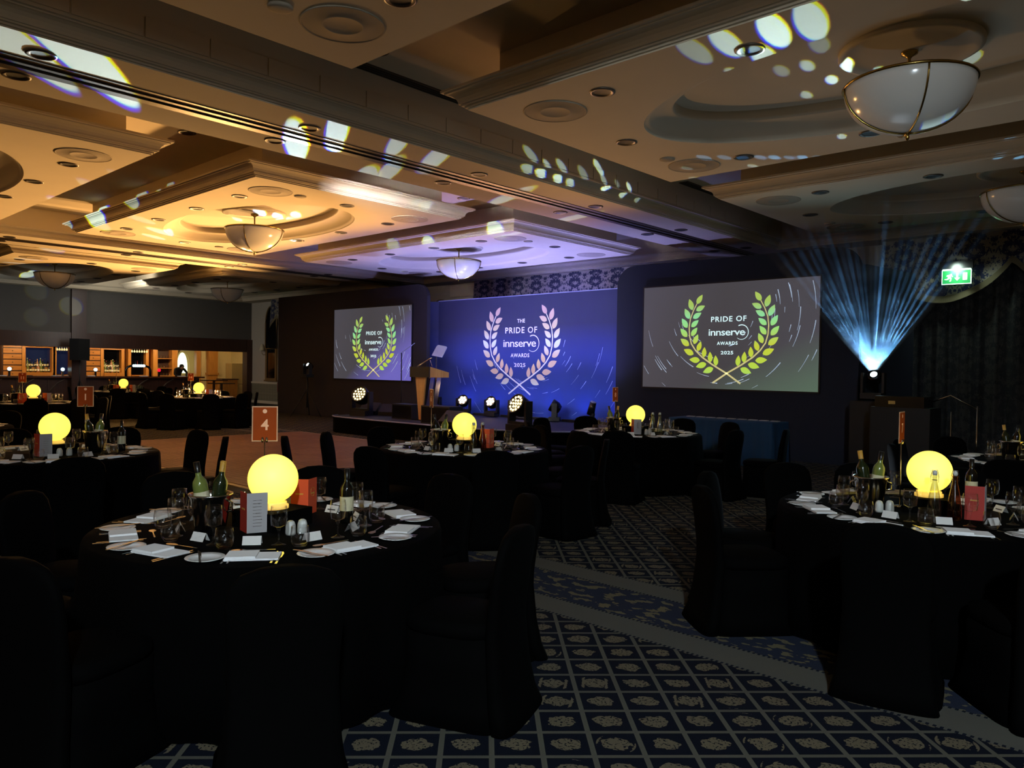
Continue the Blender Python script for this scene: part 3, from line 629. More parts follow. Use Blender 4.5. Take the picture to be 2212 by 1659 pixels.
for px, lb, mm in ((20, 'till screen glowing white on the bar counter near its outer end', 'tealscreen'), (206, 'round glowing lamp on the bar counter beside the column', 'tealscreen'), (343, 'red lit card reader on the bar counter', 'redlit'), (135, 'teal lit beer font on the counter by the narrow opening', 'tealscreen')):
    p = at_x(px, 812, XL-.5); t = empty('till_screen' if px != 135 else 'beer_font', (p.x, p.y, 1.12), 0, lb, 'till' if px != 135 else 'beer font')
    MB().box(-.03, .03, -.03, .03, 0, .2).build('stand', 'blackgloss' if px != 135 else 'steel', t); MB().lathe([(0, .07), (.05, .05), (.07, 0), (.05, -.05), (0, -.07)], 14, (0.02, 0, .25)).build('lit_head', mm, t)
for k, px in enumerate((4, 60, 122, 152, 196, 310, 392)):
    p = at_x(px, 811, XL-.25); o = MB().box(-.08, .08, -.14, .14, 0, .025).build('bar_mat', 'linen' if k != 1 else 'blackpaint'); o.location = (p.x, p.y, 1.12); tag(o, 'folded cloth lying on the bar counter, %s counting toward the beer taps' % orde[k], 'cloth')

# bartender, leaning forward behind the counter
def skinned(name, joints, edges, root, m, parent=None, sub=2):
    me = bpy.data.meshes.new(name); me.from_pydata([j[0] for j in joints], edges, []); o = bpy.data.objects.new(name, me); col.objects.link(o)
    md = o.modifiers.new('s', 'SKIN'); md.use_smooth_shade = True
    for i, j in enumerate(joints): me.skin_vertices[0].data[i].radius = j[1] if isinstance(j[1], tuple) else (j[1], j[1])
    me.skin_vertices[0].data[root].use_root = True
    s_ = o.modifiers.new('u', 'SUBSURF'); s_.levels = sub; s_.render_levels = sub; o.data.materials.append(M[m])
    if parent: o.parent = parent
    return o
bp = at_x(388, 812, -33.6); t = empty('person', (bp.x, bp.y-.1, 0), 0, 'person in black bending over behind the bar, arm on counter', 'person')
J = [((0, 0, .93), (.15, .12)), ((.02, .02, 1.1), (.13, .11)), ((.12, .02, 1.3), (.15, .12)), ((.22, .0, 1.42), (.13, .10)), ((.32, 0, 1.47), .05), ((0, -.1, .88), .09), ((.02, -.1, .5), .065), ((0, -.1, .08), .045), ((.1, -.1, .04), .04), ((0, .1, .88), .09), ((.02, .1, .5), .065), ((0, .1, .08), .045), ((.1, .1, .04), .04),
     ((.22, .19, 1.42), .06), ((.18, .34, 1.26), .05), ((.35, .22, 1.06), .038), ((.22, -.19, 1.42), .06), ((.3, -.25, 1.18), .045), ((.45, -.12, 1.1), .035)]
E_ = [(0, 1), (1, 2), (2, 3), (3, 4), (0, 5), (5, 6), (6, 7), (7, 8), (0, 9), (9, 10), (10, 11), (11, 12), (3, 13), (13, 14), (14, 15), (3, 16), (16, 17), (17, 18)]
skinned('body', J, E_, 0, 'shirt', t)
hd = skinned('head', [((.34, 0, 1.48), .055), ((.42, 0, 1.50), (.085, .10)), ((.50, 0, 1.47), (.075, .09)), ((.545, 0, 1.42), (.04, .05))], [(0, 1), (1, 2), (2, 3)], 0, 'skin', t)
MB().lathe([(0, .105), (.06, .09), (.095, .04), (.10, -.02), (.08, -.05)], 16, (.43, 0, 1.53)).build('hair', 'shirt', t)
for s_ in (-1, 1):
    hb = [((.35, .22, 1.06), (.45, .2, 1.13))[0] if s_ > 0 else (.45, -.12, 1.1)][0]; HJ = [((hb[0], hb[1], hb[2]), .03), ((hb[0]+.07, hb[1], hb[2]+.02), (.036, .018))]; HE = [(0, 1)]
    for k in range(4): a = len(HJ); HJ += [((hb[0]+.12, hb[1]-.03+.02*k, hb[2]+.02), .010), ((hb[0]+.155-.006*abs(k-1.5), hb[1]-.034+.023*k, hb[2]+.0), .008)]; HE += [(1, a), (a, a+1)]
    a = len(HJ); HJ += [((hb[0]+.06, hb[1]-.05*s_, hb[2]+.01), .011), ((hb[0]+.1, hb[1]-.065*s_, hb[2]), .009)]; HE += [(1, a), (a, a+1)]
    skinned('hand', HJ, HE, 0, 'skin', t, 1)

# ================================================================ stage, set, screens
t = empty('stage', (-13, 13, 0), 0, 'low dark stage with rounded front corners and pale edge strip', 'stage')
out = [(-16.75, 14.2), (-16.75, 11.45), (-16.62, 11.2), (-16.3, 11.05), (-15.8, 11.02), (-14, 11.02), (-12.3, 11.08), (-11.2, 11.25), (-10.5, 11.5), (-10.0, 11.85), (-9.65, 12.3), (-9.5, 13), (-9.5, 14.2), (-10.1, 14.2), (-10.1, 15.0), (-16.5, 15.0), (-16.5, 14.2), (-16.75, 14.2)]
out = [(a+13, b-13) for a, b in out]
MB().prism(out, .38, .40, 'Z').build('deck', 'stagetop', t); MB().prism([(a*.995, b*.995) for a, b in out], 0.0, .38, 'Z').build('skirt', 'black', t)
MB().tube([(a, b, .395) for a, b in out[1:12]], .017, 6).build('nosing', 'stageedge', t)
# set flats (dark fabric walls that hold the screens)
def rrect(x0, x1, z0, z1, r, corners=('tl', 'tr')):
    p = [(x0, z0), (x1, z0)]
    if 'tr' in corners: p += [(x1-r+r*math.cos(a), z1-r+r*math.sin(a)) for a in [math.pi/2*i/8 for i in range(9)]]
    else: p.append((x1, z1))
    if 'tl' in corners: p += [(x0+r-r*math.sin(a), z1-r+r*math.cos(a)) for a in [math.pi/2*i/8 for i in range(9)]]
    else: p.append((x0, z1))
    return p
t = empty('set_wall', (-7.4, 14.3, 0), 0, 'black fabric set wall with rounded corners around the larger screen', 'set wall')
MB().prism([(a+7.4, b) for a, b in rrect(-10.07, -4.83, 0, 3.95, .42)], -.06, .06).build('fabric_face', 'setnavy', t)
for x in (-2.4, 0, 2.3): MB().box(x-.04, x+.04, .06, .7, 0, .06).build('rear_brace', 'blackpaint', t)
t = empty('set_wall', (-20.5, 14.3, 0), 0, 'black fabric set wall with one rounded corner around the smaller screen', 'set wall')
MB().prism([(a+20.5, b) for a, b in rrect(-24.5, -16.55, 0, 4.02, .42, ('tr',))], -.06, .06).build('fabric_face', 'truss', t)
for x in (-3, 0, 3): MB().box(x-.04, x+.04, .06, .7, 0, .06).build('rear_brace', 'blackpaint', t)
# dark drape wing right of the right set wall, dropping away
o = MB().add([(-4.83, 14.36, 0), (-4.83, 14.36, 3.62), (-4.55, 16.3, 3.62), (-4.55, 16.3, 0)], [(0, 1, 2, 3)]).add([(-4.79, 14.36, 0), (-4.79, 14.36, 3.62), (-4.51, 16.3, 3.62), (-4.51, 16.3, 0)], [(3, 2, 1, 0)]).build('side_drape', 'setnavy', fix=False); tag(o, 'dark side drape running back from the set wall of the larger screen', 'drape')
# backdrop
BY = 14.8; c0 = at_y(945, 888, BY); c1 = at_y(1334, 624, BY)
bx0, bx1, bz1 = c0.x, -9.9, c1.z; bxc, bzc = (bx0+bx1)/2, (.4+bz1)/2
bd = empty('printed_backdrop', (bxc, BY, bzc), 0, 'blue printed backdrop with laurel wreath and awards lettering', 'backdrop')
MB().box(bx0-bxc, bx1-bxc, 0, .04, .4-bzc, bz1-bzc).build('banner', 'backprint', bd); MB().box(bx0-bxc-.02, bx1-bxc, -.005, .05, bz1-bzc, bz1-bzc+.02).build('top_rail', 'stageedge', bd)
MB().box(-.45, 0, 0, .04, .4-bzc, bz1-bzc).xf(Matrix.Translation((bx0-bxc, 0, 0)) @ Matrix.Rotation(R(35), 4, 'Z')).build('side_return', 'backprint', bd)
# laurel wreath, measured on the backdrop
OUT_ = [((563,163),(495,297)), ((407,225),(445,388)), ((355,365),(410,515)), ((320,508),(385,645)), ((303,655),(383,778)), ((305,805),(405,908)), ((343,962),(458,1035)), ((408,1110),(532,1125)), ((485,1220),(608,1175)), ((568,1302),(690,1240)),
        ((592,325),(487,395)), ((550,427),(450,507)), ((517,535),(430,633)), ((502,643),(430,765)), ((510,743),(460,885)), ((545,845),(505,990)), ((587,930),(577,1082)), ((650,1000),(655,1155)), ((715,1053),(722,1208))]
STEM = [(497,297), (455,400), (420,520), (407,640), (410,760), (432,880), (482,980), (560,1080), (680,1190), (845,1320), (1008,1472)]
def c2(p): q = at_y(1000+p[0]/6.912, 640+p[1]/6.912, BY); return (q.x, q.z)
cr = c2((845, 1320)); WT = c2((563, 163)); SC = 2.0/(WT[1]-c2((1008, 1472))[1])      # normalised: total height 2, z from -1 to 1
z0w = c2((1008, 1472))[1]
def nrm(p): a, b = c2(p); return ((a-cr[0])*SC, (b-z0w)*SC-1)
def wreath(sc_, y, z0=0, x0=0):
    lv = MB(); st = MB()
    for tip, base in OUT_:
        for s_ in (1, -1):
            t_, b_ = Vector(nrm(tip)), Vector(nrm(base)); d = t_-b_; L = d.length; d.normalize(); n_ = Vector((-d.y, d.x)); pts = []
            for k in range(9): u = k/8; pts.append(b_+d*L*u+n_*L*.25*math.sin(math.pi*u**.8)**.9)
            for k in range(7, 0, -1): u = k/8; pts.append(b_+d*L*u-n_*L*.25*math.sin(math.pi*u**.8)**.9)
            pts = [(p.x*s_, p.y) for p in pts]; n0 = len(pts)
            c = (sum(p[0] for p in pts)/n0, sum(p[1] for p in pts)/n0)
            lv.add([(x0+c[0]*sc_, y, z0+c[1]*sc_)]+[(x0+a*sc_, y, z0+b*sc_) for a, b in pts], [(0, 1+k, 1+(k+1) % n0) for k in range(n0)])
    for s_ in (1, -1):
        P = [nrm(p) for p in STEM]; L_ = []; R_ = []
        for k, p in enumerate(P):
            a = Vector(P[max(k-1, 0)]); b = Vector(P[min(k+1, len(P)-1)]); d = (b-a).normalized(); n_ = Vector((-d.y, d.x)); w_ = .010+.009*k/len(P)
            L_.append(Vector(p)+n_*w_); R_.append(Vector(p)-n_*w_)
        vs = [(x0+q.x*s_*sc_, y-.001, z0+q.y*sc_) for q in L_+R_]; k_ = len(P); st.add(vs, [(i, i+1, i+1+k_, i+k_) for i in range(k_-1)])
    return lv, st
def arcband(b, cx, cz, r, a0, a1, w_, y, clip=None, n_=14):
    vs = []
    for i in range(n_+1):
        a = a0+(a1-a0)*i/n_; ww = w_*(.35+.65*i/n_)
        vs += [(cx+(r-ww/2)*math.cos(a), y, cz+(r-ww/2)*math.sin(a)), (cx+(r+ww/2)*math.cos(a), y, cz+(r+ww/2)*math.sin(a))]
    fs = [(2*i, 2*i+1, 2*i+3, 2*i+2) for i in range(n_)]
    if clip: fs = [f for f in fs if all(clip[0] < vs[k][0] < clip[1] and clip[2] < vs[k][2] < clip[3] for k in f)]
    b.add(vs, fs)
def lettering(parent, y, s, xo, zo, the, m):
    b = MB()
    def add(txt, w_, h_, x, z, sp_=1.0, bold=.0):
        q = text_mb(txt, w_, h_, x, z, y=y, spacing=sp_, bold=bold); b.add(q.v, q.f)
    q = 1.0 if the else .875
    if the: add('THE', .236*s, .084*s, xo+.02*s, zo+.665*s, 1.1, .02)
    add('PRIDE OF', .97*s*q, .138*s*q, xo+.02*s, zo+(.455 if the else .43)*s, 1.15, .012)
    add('innserve', 1.0*s*q, .165*s*q, xo-.02*s, zo+(.157 if the else .135)*s, .92, .006)
    add('AWARDS', .57*s*q, .088*s*q, xo, zo+(-.115 if the else -.11)*s, 1.15, .02); add('2025', .345*s*q, .088*s*q, xo, zo+(-.335 if the else -.32)*s, 1.1, .02)
    arcband(b, xo+.385*s*q, zo+(.15 if the else .13)*s, .182*s*q, R(-128), R(118), .024*s*q, y, n_=28)
    b.build('lettering', m, parent, fix=False)
k = (WT[1]-z0w)/2
lv, st = wreath(k, -.004, z0w+k-bzc, cr[0]-bxc)
g = empty('wreath_holder'); bpy.data.objects.remove(g)
def wreath_on(parent, sc_, x0, zc_, y, ml, ms):
    lv, st = wreath(sc_, 0); o1 = lv.build('laurel_leaves', ml, parent, fix=False); o1.location = (x0, y, zc_); o2 = st.build('laurel_stems', ms, parent, fix=False); o2.location = (x0, y-.001, zc_)
wreath_on(bd, k, cr[0]-bxc, z0w+k-bzc, -.004, 'leafprint', 'textprint')
lettering(bd, -.005, k, cr[0]-bxc-.0, z0w+k-bzc, True, 'textprint')
b = MB(); ra = random.Random(3)
for i in range(90):
    r = ra.uniform(.9, 3.6); a = ra.uniform(R(195), R(345)); arcband(b, .4, .6, r, a, a+ra.uniform(.06, .22), ra.uniform(.006, .018), -.002, (bx0-bxc+.05, bx1-bxc-.05, .45-bzc, bz1-bzc-.9))
tag(b.build('light_trails', 'trailprint', bd, fix=False), kind='stuff')
def screen(x0, x1, z0, z1, m, wx, wz, ws, side, label, seed, cxz):
    xc, zc = (x0+x1)/2, (z0+z1)/2; t = empty('projection_screen', (xc, 14.21, zc), 0, label, 'screen')
    MB().box(x0-xc, x1-xc, 0, .03, z0-zc, z1-zc).build('screen_surface', m, t)
    f = MB(); e = .03
    f.box(x0-xc-e, x1-xc+e, -.006, .03, z1-zc, z1-zc+e).box(x0-xc-e, x1-xc+e, -.006, .03, z0-zc-e, z0-zc).box(x0-xc-e, x0-xc, -.006, .03, z0-zc, z1-zc).box(x1-xc, x1-xc+e, -.006, .03, z0-zc, z1-zc); f.build('frame', 'blackpaint', t)
    wreath_on(t, ws, wx-xc, wz-zc, -.004, 'leafscr', mat('projected_stem', 'ffffff', .5, emis='c8c070', es=.9) if 'projected_stem' not in bpy.data.materials else bpy.data.materials['projected_stem'])
    lettering(t, -.006, ws, wx-xc, wz-zc, False, 'textscr')
    b = MB(); ra = random.Random(seed)
    for i in range(110):
        r = ra.uniform(.7, 3.4); a = ra.uniform(R(185), R(375)); arcband(b, cxz[0], cxz[1], r, a, a+ra.uniform(.08, .3), ra.uniform(.006, .02), -.002, (x0-xc+.02, x1-xc-.02, z0-zc+.02, z1-zc-.02))
    tag(b.build('light_trails', 'texttrail', t, fix=False), kind='stuff')
p0, p1 = at_y(1388, 835, 14.21), at_y(1773, 596, 14.21)
screen(p0.x, p1.x, p0.z, p1.z+.0, 'scrR', -7.36, (3.23+1.43)/2, .90, 'right', 'large projection screen with greenish corner showing laurel wreath and awards lettering', 5, (-.1, .5))
p0, p1 = at_y(721, 817, 14.21), at_y(890, 658, 14.21)
screen(p0.x, p1.x, p0.z, p1.z, 'scrL', -18.96, (3.15+1.39)/2, .92, 'left', 'smaller projection screen with violet corner showing laurel wreath and awards lettering', 8, (-.1, .5))

# lectern and prompters
LX, LY = -13.93, 11.78
t = empty('lectern', (LX, LY, .4), 0, 'tapered oak lectern with black front on the stage', 'lectern')
MB().box(-.36, .34, 0, .03, 1.02, 1.27).build('front_panel', 'blackpaint', t)
MB().prism([(.03, 1.02), (.03, 1.27), (.62, 1.14), (.62, 1.02)], -.36, .34, 'X').build('desk', 'lectern', t)
MB().add([(-.22, .06, 1.02), (.14, .06, 1.02), (.02, .06, 0), (-.08, .06, 0), (-.22, .10, 1.02), (.14, .10, 1.02), (.02, .10, 0), (-.08, .10, 0)], [(0,1,2,3),(4,5,6,7),(0,1,5,4),(1,2,6,5),(2,3,7,6),(3,0,4,7)]).build('pedestal', 'lectern', t)
MB().add([(-.24, .10, 1.02), (.17, .10, 1.02), (.06, .10, 0), (-.1, .10, 0), (-.24, .13, 1.02), (.17, .13, 1.02), (.06, .13, 0), (-.1, .13, 0)], [(0,1,2,3),(4,5,6,7),(0,1,5,4),(1,2,6,5),(2,3,7,6),(3,0,4,7)]).build('pedestal_backing', 'blackgloss', t)
for y0_, y1_, nm in ((.22, .34, 'fin'), (.42, .56, 'fin')):
    MB().add([(.1, y0_, 1.02), (.14, y0_, 1.02), (.06, y0_-.12, 0), (.02, y0_-.12, 0), (.1, y1_, 1.02), (.14, y1_, 1.02), (.06, y1_-.12, 0), (.02, y1_-.12, 0)], [(0,1,2,3),(4,5,6,7),(0,1,5,4),(1,2,6,5),(2,3,7,6),(3,0,4,7)]).build(nm, 'steel', t)
MB().box(-.3, .2, .0, .5, 0, .02).build('base', 'blackgloss', t)
MB().tube([(-.2, .1, 1.28), (.12, .2, 1.46), (.18, .22, 1.48)], .012, 6).build('microphone', 'chrome', t); MB().tube([(.1, .3, 1.28), (.08, .25, 1.43)], .006, 6).build('microphone_stem', 'chrome', t)
for k, (px, gx) in enumerate(((866, 1), (941, 0))):
    p = at_y(px, 880, 12.4); t = empty('prompter_glass', (p.x, 12.4, .4), 0, ('thin teleprompter pole with edge-on glass in front of the smaller screen', 'thin teleprompter pole with square glass in front of the printed backdrop')[k], 'teleprompter')
    top = at_y(px, (762, 770)[k], 12.4).z-.4; MB().tube([(0, 0, 0), (0, 0, top)], .014, 8).build('pole', 'blackpaint', t); MB().lathe([(0, .02), (.15, .015), (.16, 0)], 20).build('base', 'blackpaint', t)
    if k: MB().prism(rrect(-.2, .2, 0, .30, .06), -.006, .006).xf(Matrix.Translation((.02, 0, top)) @ Matrix.Rotation(R(-28), 4, 'X') @ Matrix.Rotation(R(8), 4, 'Y')).build('glass', bpy.data.materials['prompter_pane'], t)
    else:
        va = (RGT*math.cos(R(36))+UPV*math.sin(R(36))).normalized(); vd = Vector((p.x, p.y, 0)).normalized(); vb = (vd-va*vd.dot(va)).normalized(); vn = va.cross(vb)
        MB().prism(rrect(-.02, .42, -.14, .14, .05), -.007, .007).xf(Matrix.Translation((0, 0, top)) @ Matrix(((va.x, vn.x, vb.x, 0), (va.y, vn.y, vb.y, 0), (va.z, vn.z, vb.z, 0), (0, 0, 0, 1)))).build('glass', mat('prompter_pane', '8890c0', .15, emis='6a74a8', es=.25), t)
# stage monitors / speakers
for k, (px, py, w_, h_) in enumerate(((795, 896, .5, .32), (835, 898, .45, .3), (873, 905, .75, .36), (945, 916, .95, .40), (975, 922, .55, .34))):
    p = at_z(px, py, .4); t = empty('stage_monitor', (p.x, p.y+.12, .4), R(25 if k < 2 else 0), 'black wedge monitor speaker on the stage front, %s counting from the bar end' % orde[k], 'speaker', 'wedge monitors on the stage')
    MB().prism([(-.25, 0), (.25, 0), (.25, h_*.55), (.0, h_), (-.25, h_*.35)] if k != 3 and k != 2 else [(-.2, 0), (.2, 0), (.2, h_), (-.2, h_)], -w_/2, w_/2, 'X').build('cabinet', 'blackpaint', t)
    MB().box(-w_/2+.03, w_/2-.03, -.262 if k not in (2, 3) else -.205, -.25 if k not in (2, 3) else -.2, .03, h_*.3 if k not in (2, 3) else h_-.03).build('grille', 'blackgloss', t)
# LED wash heads (moving lights)
def moving_head(s, lens, nled):
    t = empty('moving_head_light'); MB().box(-.16*s, .16*s, -.13*s, .13*s, 0, .09*s).build('base', 'blackpaint', t)
    y = MB().box(-.20*s, -.16*s, -.06*s, .06*s, .09*s, .42*s).box(.16*s, .20*s, -.06*s, .06*s, .09*s, .42*s).box(-.2*s, .2*s, -.06*s, .06*s, .09*s, .13*s); y.build('yoke', 'blackpaint', t)
    rot = Matrix.Translation((0, 0, .34*s)) @ Matrix.Rotation(R(62), 4, 'X')
    MB().lathe([(0, -.16*s), (.09*s, -.15*s), (.14*s, -.06*s), (.155*s, .08*s), (.15*s, .1*s), (.135*s, .1*s), (.13*s, .085*s), (0, .085*s)], 28).xf(rot).build('head', 'blackgloss', t)
    l = MB()
    rings = [(0, 1), (.045, 6), (.09, 12)] if nled > 8 else [(0, 1), (.07, 6)]
    rr = .019*s if nled > 8 else .036*s
    for r_, n_ in rings:
        for k in range(n_):
            a = 2*math.pi*k/n_; l.lathe([(0, .012*s), (rr*.8, .008*s), (rr, 0)], 8, (r_*s*1.15*math.cos(a), r_*s*1.15*math.sin(a), .088*s))
    l.xf(rot).build('led_cluster', lens, t); return t
big = moving_head(1.45, 'lamphead', 19); small = moving_head(1.0, 'lampwhite', 7)
# head tilt 62 deg about X points the lens toward -Y (the audience)
place(big, (-16.15, 11.75, .4), R(20), 'large LED wash head with honeycomb lens at the stage corner by the smaller screen', 'LED wash heads on the stage', 'stage light')
p = at_z(1098, 932, .4); place(big, (p.x, 11.55, .4), R(-8), 'large LED wash head with honeycomb lens at the stage front centre', 'LED wash heads on the stage', 'stage light')
for k, px in enumerate((938, 1001, 1062, 1126, 1198)):
    x = at_y(px, 890, 14.25).x; o = place(small, (x, 14.25, .42), R((20, 25, 12, 20, -55)[k]), 'small bright LED head at the backdrop foot, %s counting from the lectern' % orde[k], 'small LED heads along the backdrop', 'stage light')
x = at_y(1278, 885, 14.1).x; t = empty('beam_head_light', (x, 14.1, .42), 0, 'black tilted moving head at the backdrop end by the larger screen', 'stage light')
MB().box(-.16, .16, -.13, .13, 0, .1).build('base', 'blackpaint', t); MB().tube([(-.0, 0, .1), (.03, 0, .25)], .06, 8).build('yoke', 'blackpaint', t); MB().tube([(-.03, 0, .22), (.06, -.02, .5)], [.09, .075], 14).build('head', 'blackgloss', t); MB().tube([(.058, -.02, .497), (.064, -.02, .51)], .066, 14).build('lens', 'stageedge', t)
for k in range(6):
    o = MB().box(-.4, .4, -.05, .05, 0, .06).build('led_batten', 'blackpaint'); o.location = (-15.4+k*1.02, 14.42, .4); tag(o, 'low black LED batten at the backdrop foot, %s counting from the lectern' % orde[k], 'stage light', 'LED battens under the backdrop')
# moving beam fixtures on stands either side
FR = at_y(1887, 808, 13.75); FLp = at_y(664, 787, 13.7)
def beam_stand(p, zb_, label, tilt):
    t = empty('beam_fixture_stand', (p.x, p.y, 0), 0, label, 'stage light')
    if zb_: MB().box(-.28, .28, -.28, .28, .02, zb_).build('flight_case', 'blackpaint', t)
    z = p.z
    MB().box(-.17, .17, -.14, .14, z-.42, z-.32).build('base', 'blackpaint', t)
    MB().box(-.19, -.15, -.06, .06, z-.32, z+.02).box(.15, .19, -.06, .06, z-.32, z+.02).build('yoke', 'blackpaint', t)
    MB().lathe([(0, -.2), (.09, -.19), (.12, -.05), (.11, -.012), (.085, -.008), (0, -.008)], 20).xf(Matrix.Translation((0, 0, z)) @ Matrix.Rotation(R(55), 4, 'X')).build('head', 'blackgloss', t)
    MB().lathe([(0, .0), (.05, -.002), (.055, -.006)], 20).xf(Matrix.Translation((0, 0, z)) @ Matrix.Rotation(R(55), 4, 'X')).build('lens', 'beamlens', t)
    return t
t = beam_stand(FR, 1.2, 'moving head light throwing a fan of pale blue beams beside the larger screen', 55)
MB().tube([(0, 0, 0), (0, 0, FR.z-.42)], .03, 8).build('pole', 'blackpaint', t)
t = beam_stand(FLp, 0, 'moving head light on black tripod beside the smaller screen', 55)
MB().tube([(0, 0, .3), (0, 0, FLp.z-.42)], .03, 8).build('pole', 'blackpaint', t)
for a in (0, 120, 240): MB().tube([(0, 0, .9), (.55*math.cos(R(a+20)), .55*math.sin(R(a+20)), .02)], .016, 6).build('leg', 'blackpaint', t)
# PA loudspeaker on the column
p = at_x(172, 780, XL+.75); t = empty('loudspeaker', (XL+.75, p.y, 0), R(-60), 'black loudspeaker on a pole stand in front of the column', 'speaker')
MB().box(-.26, .26, -.2, .2, 1.72, 2.5).build('cabinet', 'blackpaint', t); MB().box(-.24, .24, -.21, -.2, 1.76, 2.46).build('grille', 'blackgloss', t); MB().tube([(0, 0, .5), (0, 0, 1.72)], .02, 8).build('pole', 'blackpaint', t)
for a in (0, 120, 240): MB().tube([(0, 0, 1.0), (.45*math.cos(R(a)), .45*math.sin(R(a)), .02)], .014, 6).build('leg', 'blackpaint', t)
# desk and stands in the dark, right
p = at_z(1905, 1030, 0); t = empty('equipment_desk', (-3.75, 12.95, 0), 0, 'dark equipment cases stacked beyond the larger screen', 'flight case')
MB().box(-.35, .5, -.3, .3, .02, 1.15).build('case', 'blackpaint', t); MB().box(-.3, .4, -.25, .25, 1.15, 1.32).build('console', 'blackgloss', t); MB().box(-.1, .0, -.26, -.25, 1.2, 1.25).build('badge', 'steel', t)
t = empty('drum_hardware', (-3.2, 13.2, 0), 0, 'shadowy chrome stand hardware beside the dark equipment cases', 'stand')
for x, h in ((-.25, 1.25), (.1, 1.1), (.45, 1.2)): MB().tube([(x, 0, 0), (x, 0, h)], .014, 6).build('upright', 'chrome', t)
MB().tube([(-.25, 0, 1.2), (.1, -.05, 1.35), (.45, 0, 1.15)], .012, 6).build('boom_arm', 'chrome', t)
for x in (-.25, .45): MB().tube([(x-.2, -.1, .02), (x, 0, .3), (x+.2, -.1, .02)], .012, 6).build('foot', 'chrome', t)

# blue draped trestle against the right set wall
def drape_box(name, w_, d_, h_, m, parent, amp=.02, per=.22, corner=.05):
    rings = []
    per_pts = []
    for (a, b, c, d, n_) in ((-w_/2, -d_/2, w_/2, -d_/2, 60), (w_/2, -d_/2, w_/2, d_/2, 24), (w_/2, d_/2, -w_/2, d_/2, 60), (-w_/2, d_/2, -w_/2, -d_/2, 24)):
        for k in range(n_): u = k/n_; per_pts.append((a+(c-a)*u, b+(d-b)*u))
    for z, f in ((h_, 0), (h_-.03, .1), (h_*.5, .6), (0.01, 1)):
        r_ = []
        for i, (x, y) in enumerate(per_pts):
            q = amp*f*math.sin(i*.9+math.sin(i*.23)*2); s_ = 1+f*.02
            nx = (1 if abs(x) > w_/2-1e-4 else 0)*(1 if x > 0 else -1); ny = (1 if abs(y) > d_/2-1e-4 else 0)*(1 if y > 0 else -1); r_.append((x*s_+nx*q, y*s_+ny*q, z))
        rings.append(r_)
    return MB().loft(rings[::-1]).build(name, m, parent)
t = empty('award_table', (-6.72, 13.02, 0), 0, 'long table draped in blue cloth below the larger screen', 'table')
MB().box(-.97, .97, -.3, .3, .74, .77).build('tabletop', 'oakh', t)
for sx in (-.9, .9):
    for sy in (-.25, .25): MB().box(sx-.02, sx+.02, sy-.02, sy+.02, 0, .74).build('leg', 'blackpaint', t)
o = drape_box('blue_drape', 2.02, .68, .79, 'bluecloth', None, .03); o.location = (-6.72, 13.02, 0); tag(o, 'floor-length blue cloth over the long table below the larger screen', 'tablecloth')
for k in range(9):
    o = MB().box(-.07, .07, -.05, .05, 0, .012).build('trophy_plinth', 'greypaper'); o.location = (-7.55+k*.21, 13.18, .79); tag(o, 'small flat plaque on the blue draped table, %s counting from table eight' % orde[k], 'plaque', 'plaques on the blue table')

# dance floor
DX0, DX1, DY0, DY1 = -16.75, -8.75, 5.15, 10.35
df = empty('dance_floor', ((DX0+DX1)/2, (DY0+DY1)/2, 0), 0, 'brown parquet portable dance floor between the tables and stage', 'dance floor')
nx_, ny_ = 9, 6; wx_, wy_ = (DX1-DX0)/nx_, (DY1-DY0)/ny_; p0_ = []
for mm in ('parquet', 'parquet2'):
    b = MB(); q = 8
    for i in range(q): b.box(-wx_/2+.003, wx_/2-.003, -wy_/2+wy_*i/q+.002, -wy_/2+wy_*(i+1)/q-.002, .004, .020)
    o = b.build('panel', mm, df); p0_.append(o)
first = [True, True]
for i in range(nx_):
    for j in range(ny_):
        k = (i+j) % 2; o = p0_[k]
        if not first[k]: o = o.copy(); col.objects.link(o)
        first[k] = False; o.parent = df
        o.location = (-(DX1-DX0)/2+wx_*(i+.5), -(DY1-DY0)/2+wy_*(j+.5), 0); o['kind'] = 'structure' if False else ''
        del o['kind']
W2, D2 = (DX1-DX0)/2, (DY1-DY0)/2
for (a, b_, c, d) in ((-W2-.09, W2+.09, -D2-.09, -D2), (-W2-.09, W2+.09, D2, D2+.09), (-W2-.09, -W2, -D2, D2), (W2, W2+.09, -D2, D2)): MB().box(a, b_, c, d, .001, .014).build('edge_trim', 'edge', df)

# ================================================================ tables
def cloth_mb(r=.925, h=.765):
    rings = []; N = 120
    for z, f, dr in ((h, 0, -.012), (h-.008, 0, 0), (h-.03, .05, .008), (h*.7, .5, .02), (h*.35, .85, .035), (.012, 1, .05)):
        rings.append([((r+dr+.022*f*math.sin(11*a+math.sin(3*a)*1.5)+.01*f*math.sin(23*a))*math.cos(a), (r+dr+.022*f*math.sin(11*a+math.sin(3*a)*1.5)+.01*f*math.sin(23*a))*math.sin(a), z) for a in [2*math.pi*i/N for i in range(N)]])
    return MB().loft(rings[::-1])
TOP = .765
tb = empty('round_table'); MB().lathe([(0, .715), (.9, .715), (.9, .745), (0, .745)], 48, smooth=False).build('tabletop', 'oakh', tb)
for a in (45, 135, 225, 315): MB().tube([(.6*math.cos(R(a)), .6*math.sin(R(a)), 0), (.55*math.cos(R(a)), .55*math.sin(R(a)), .715)], .016, 6).build('leg', 'steel', tb)
cl = cloth_mb().build('tablecloth', 'black')
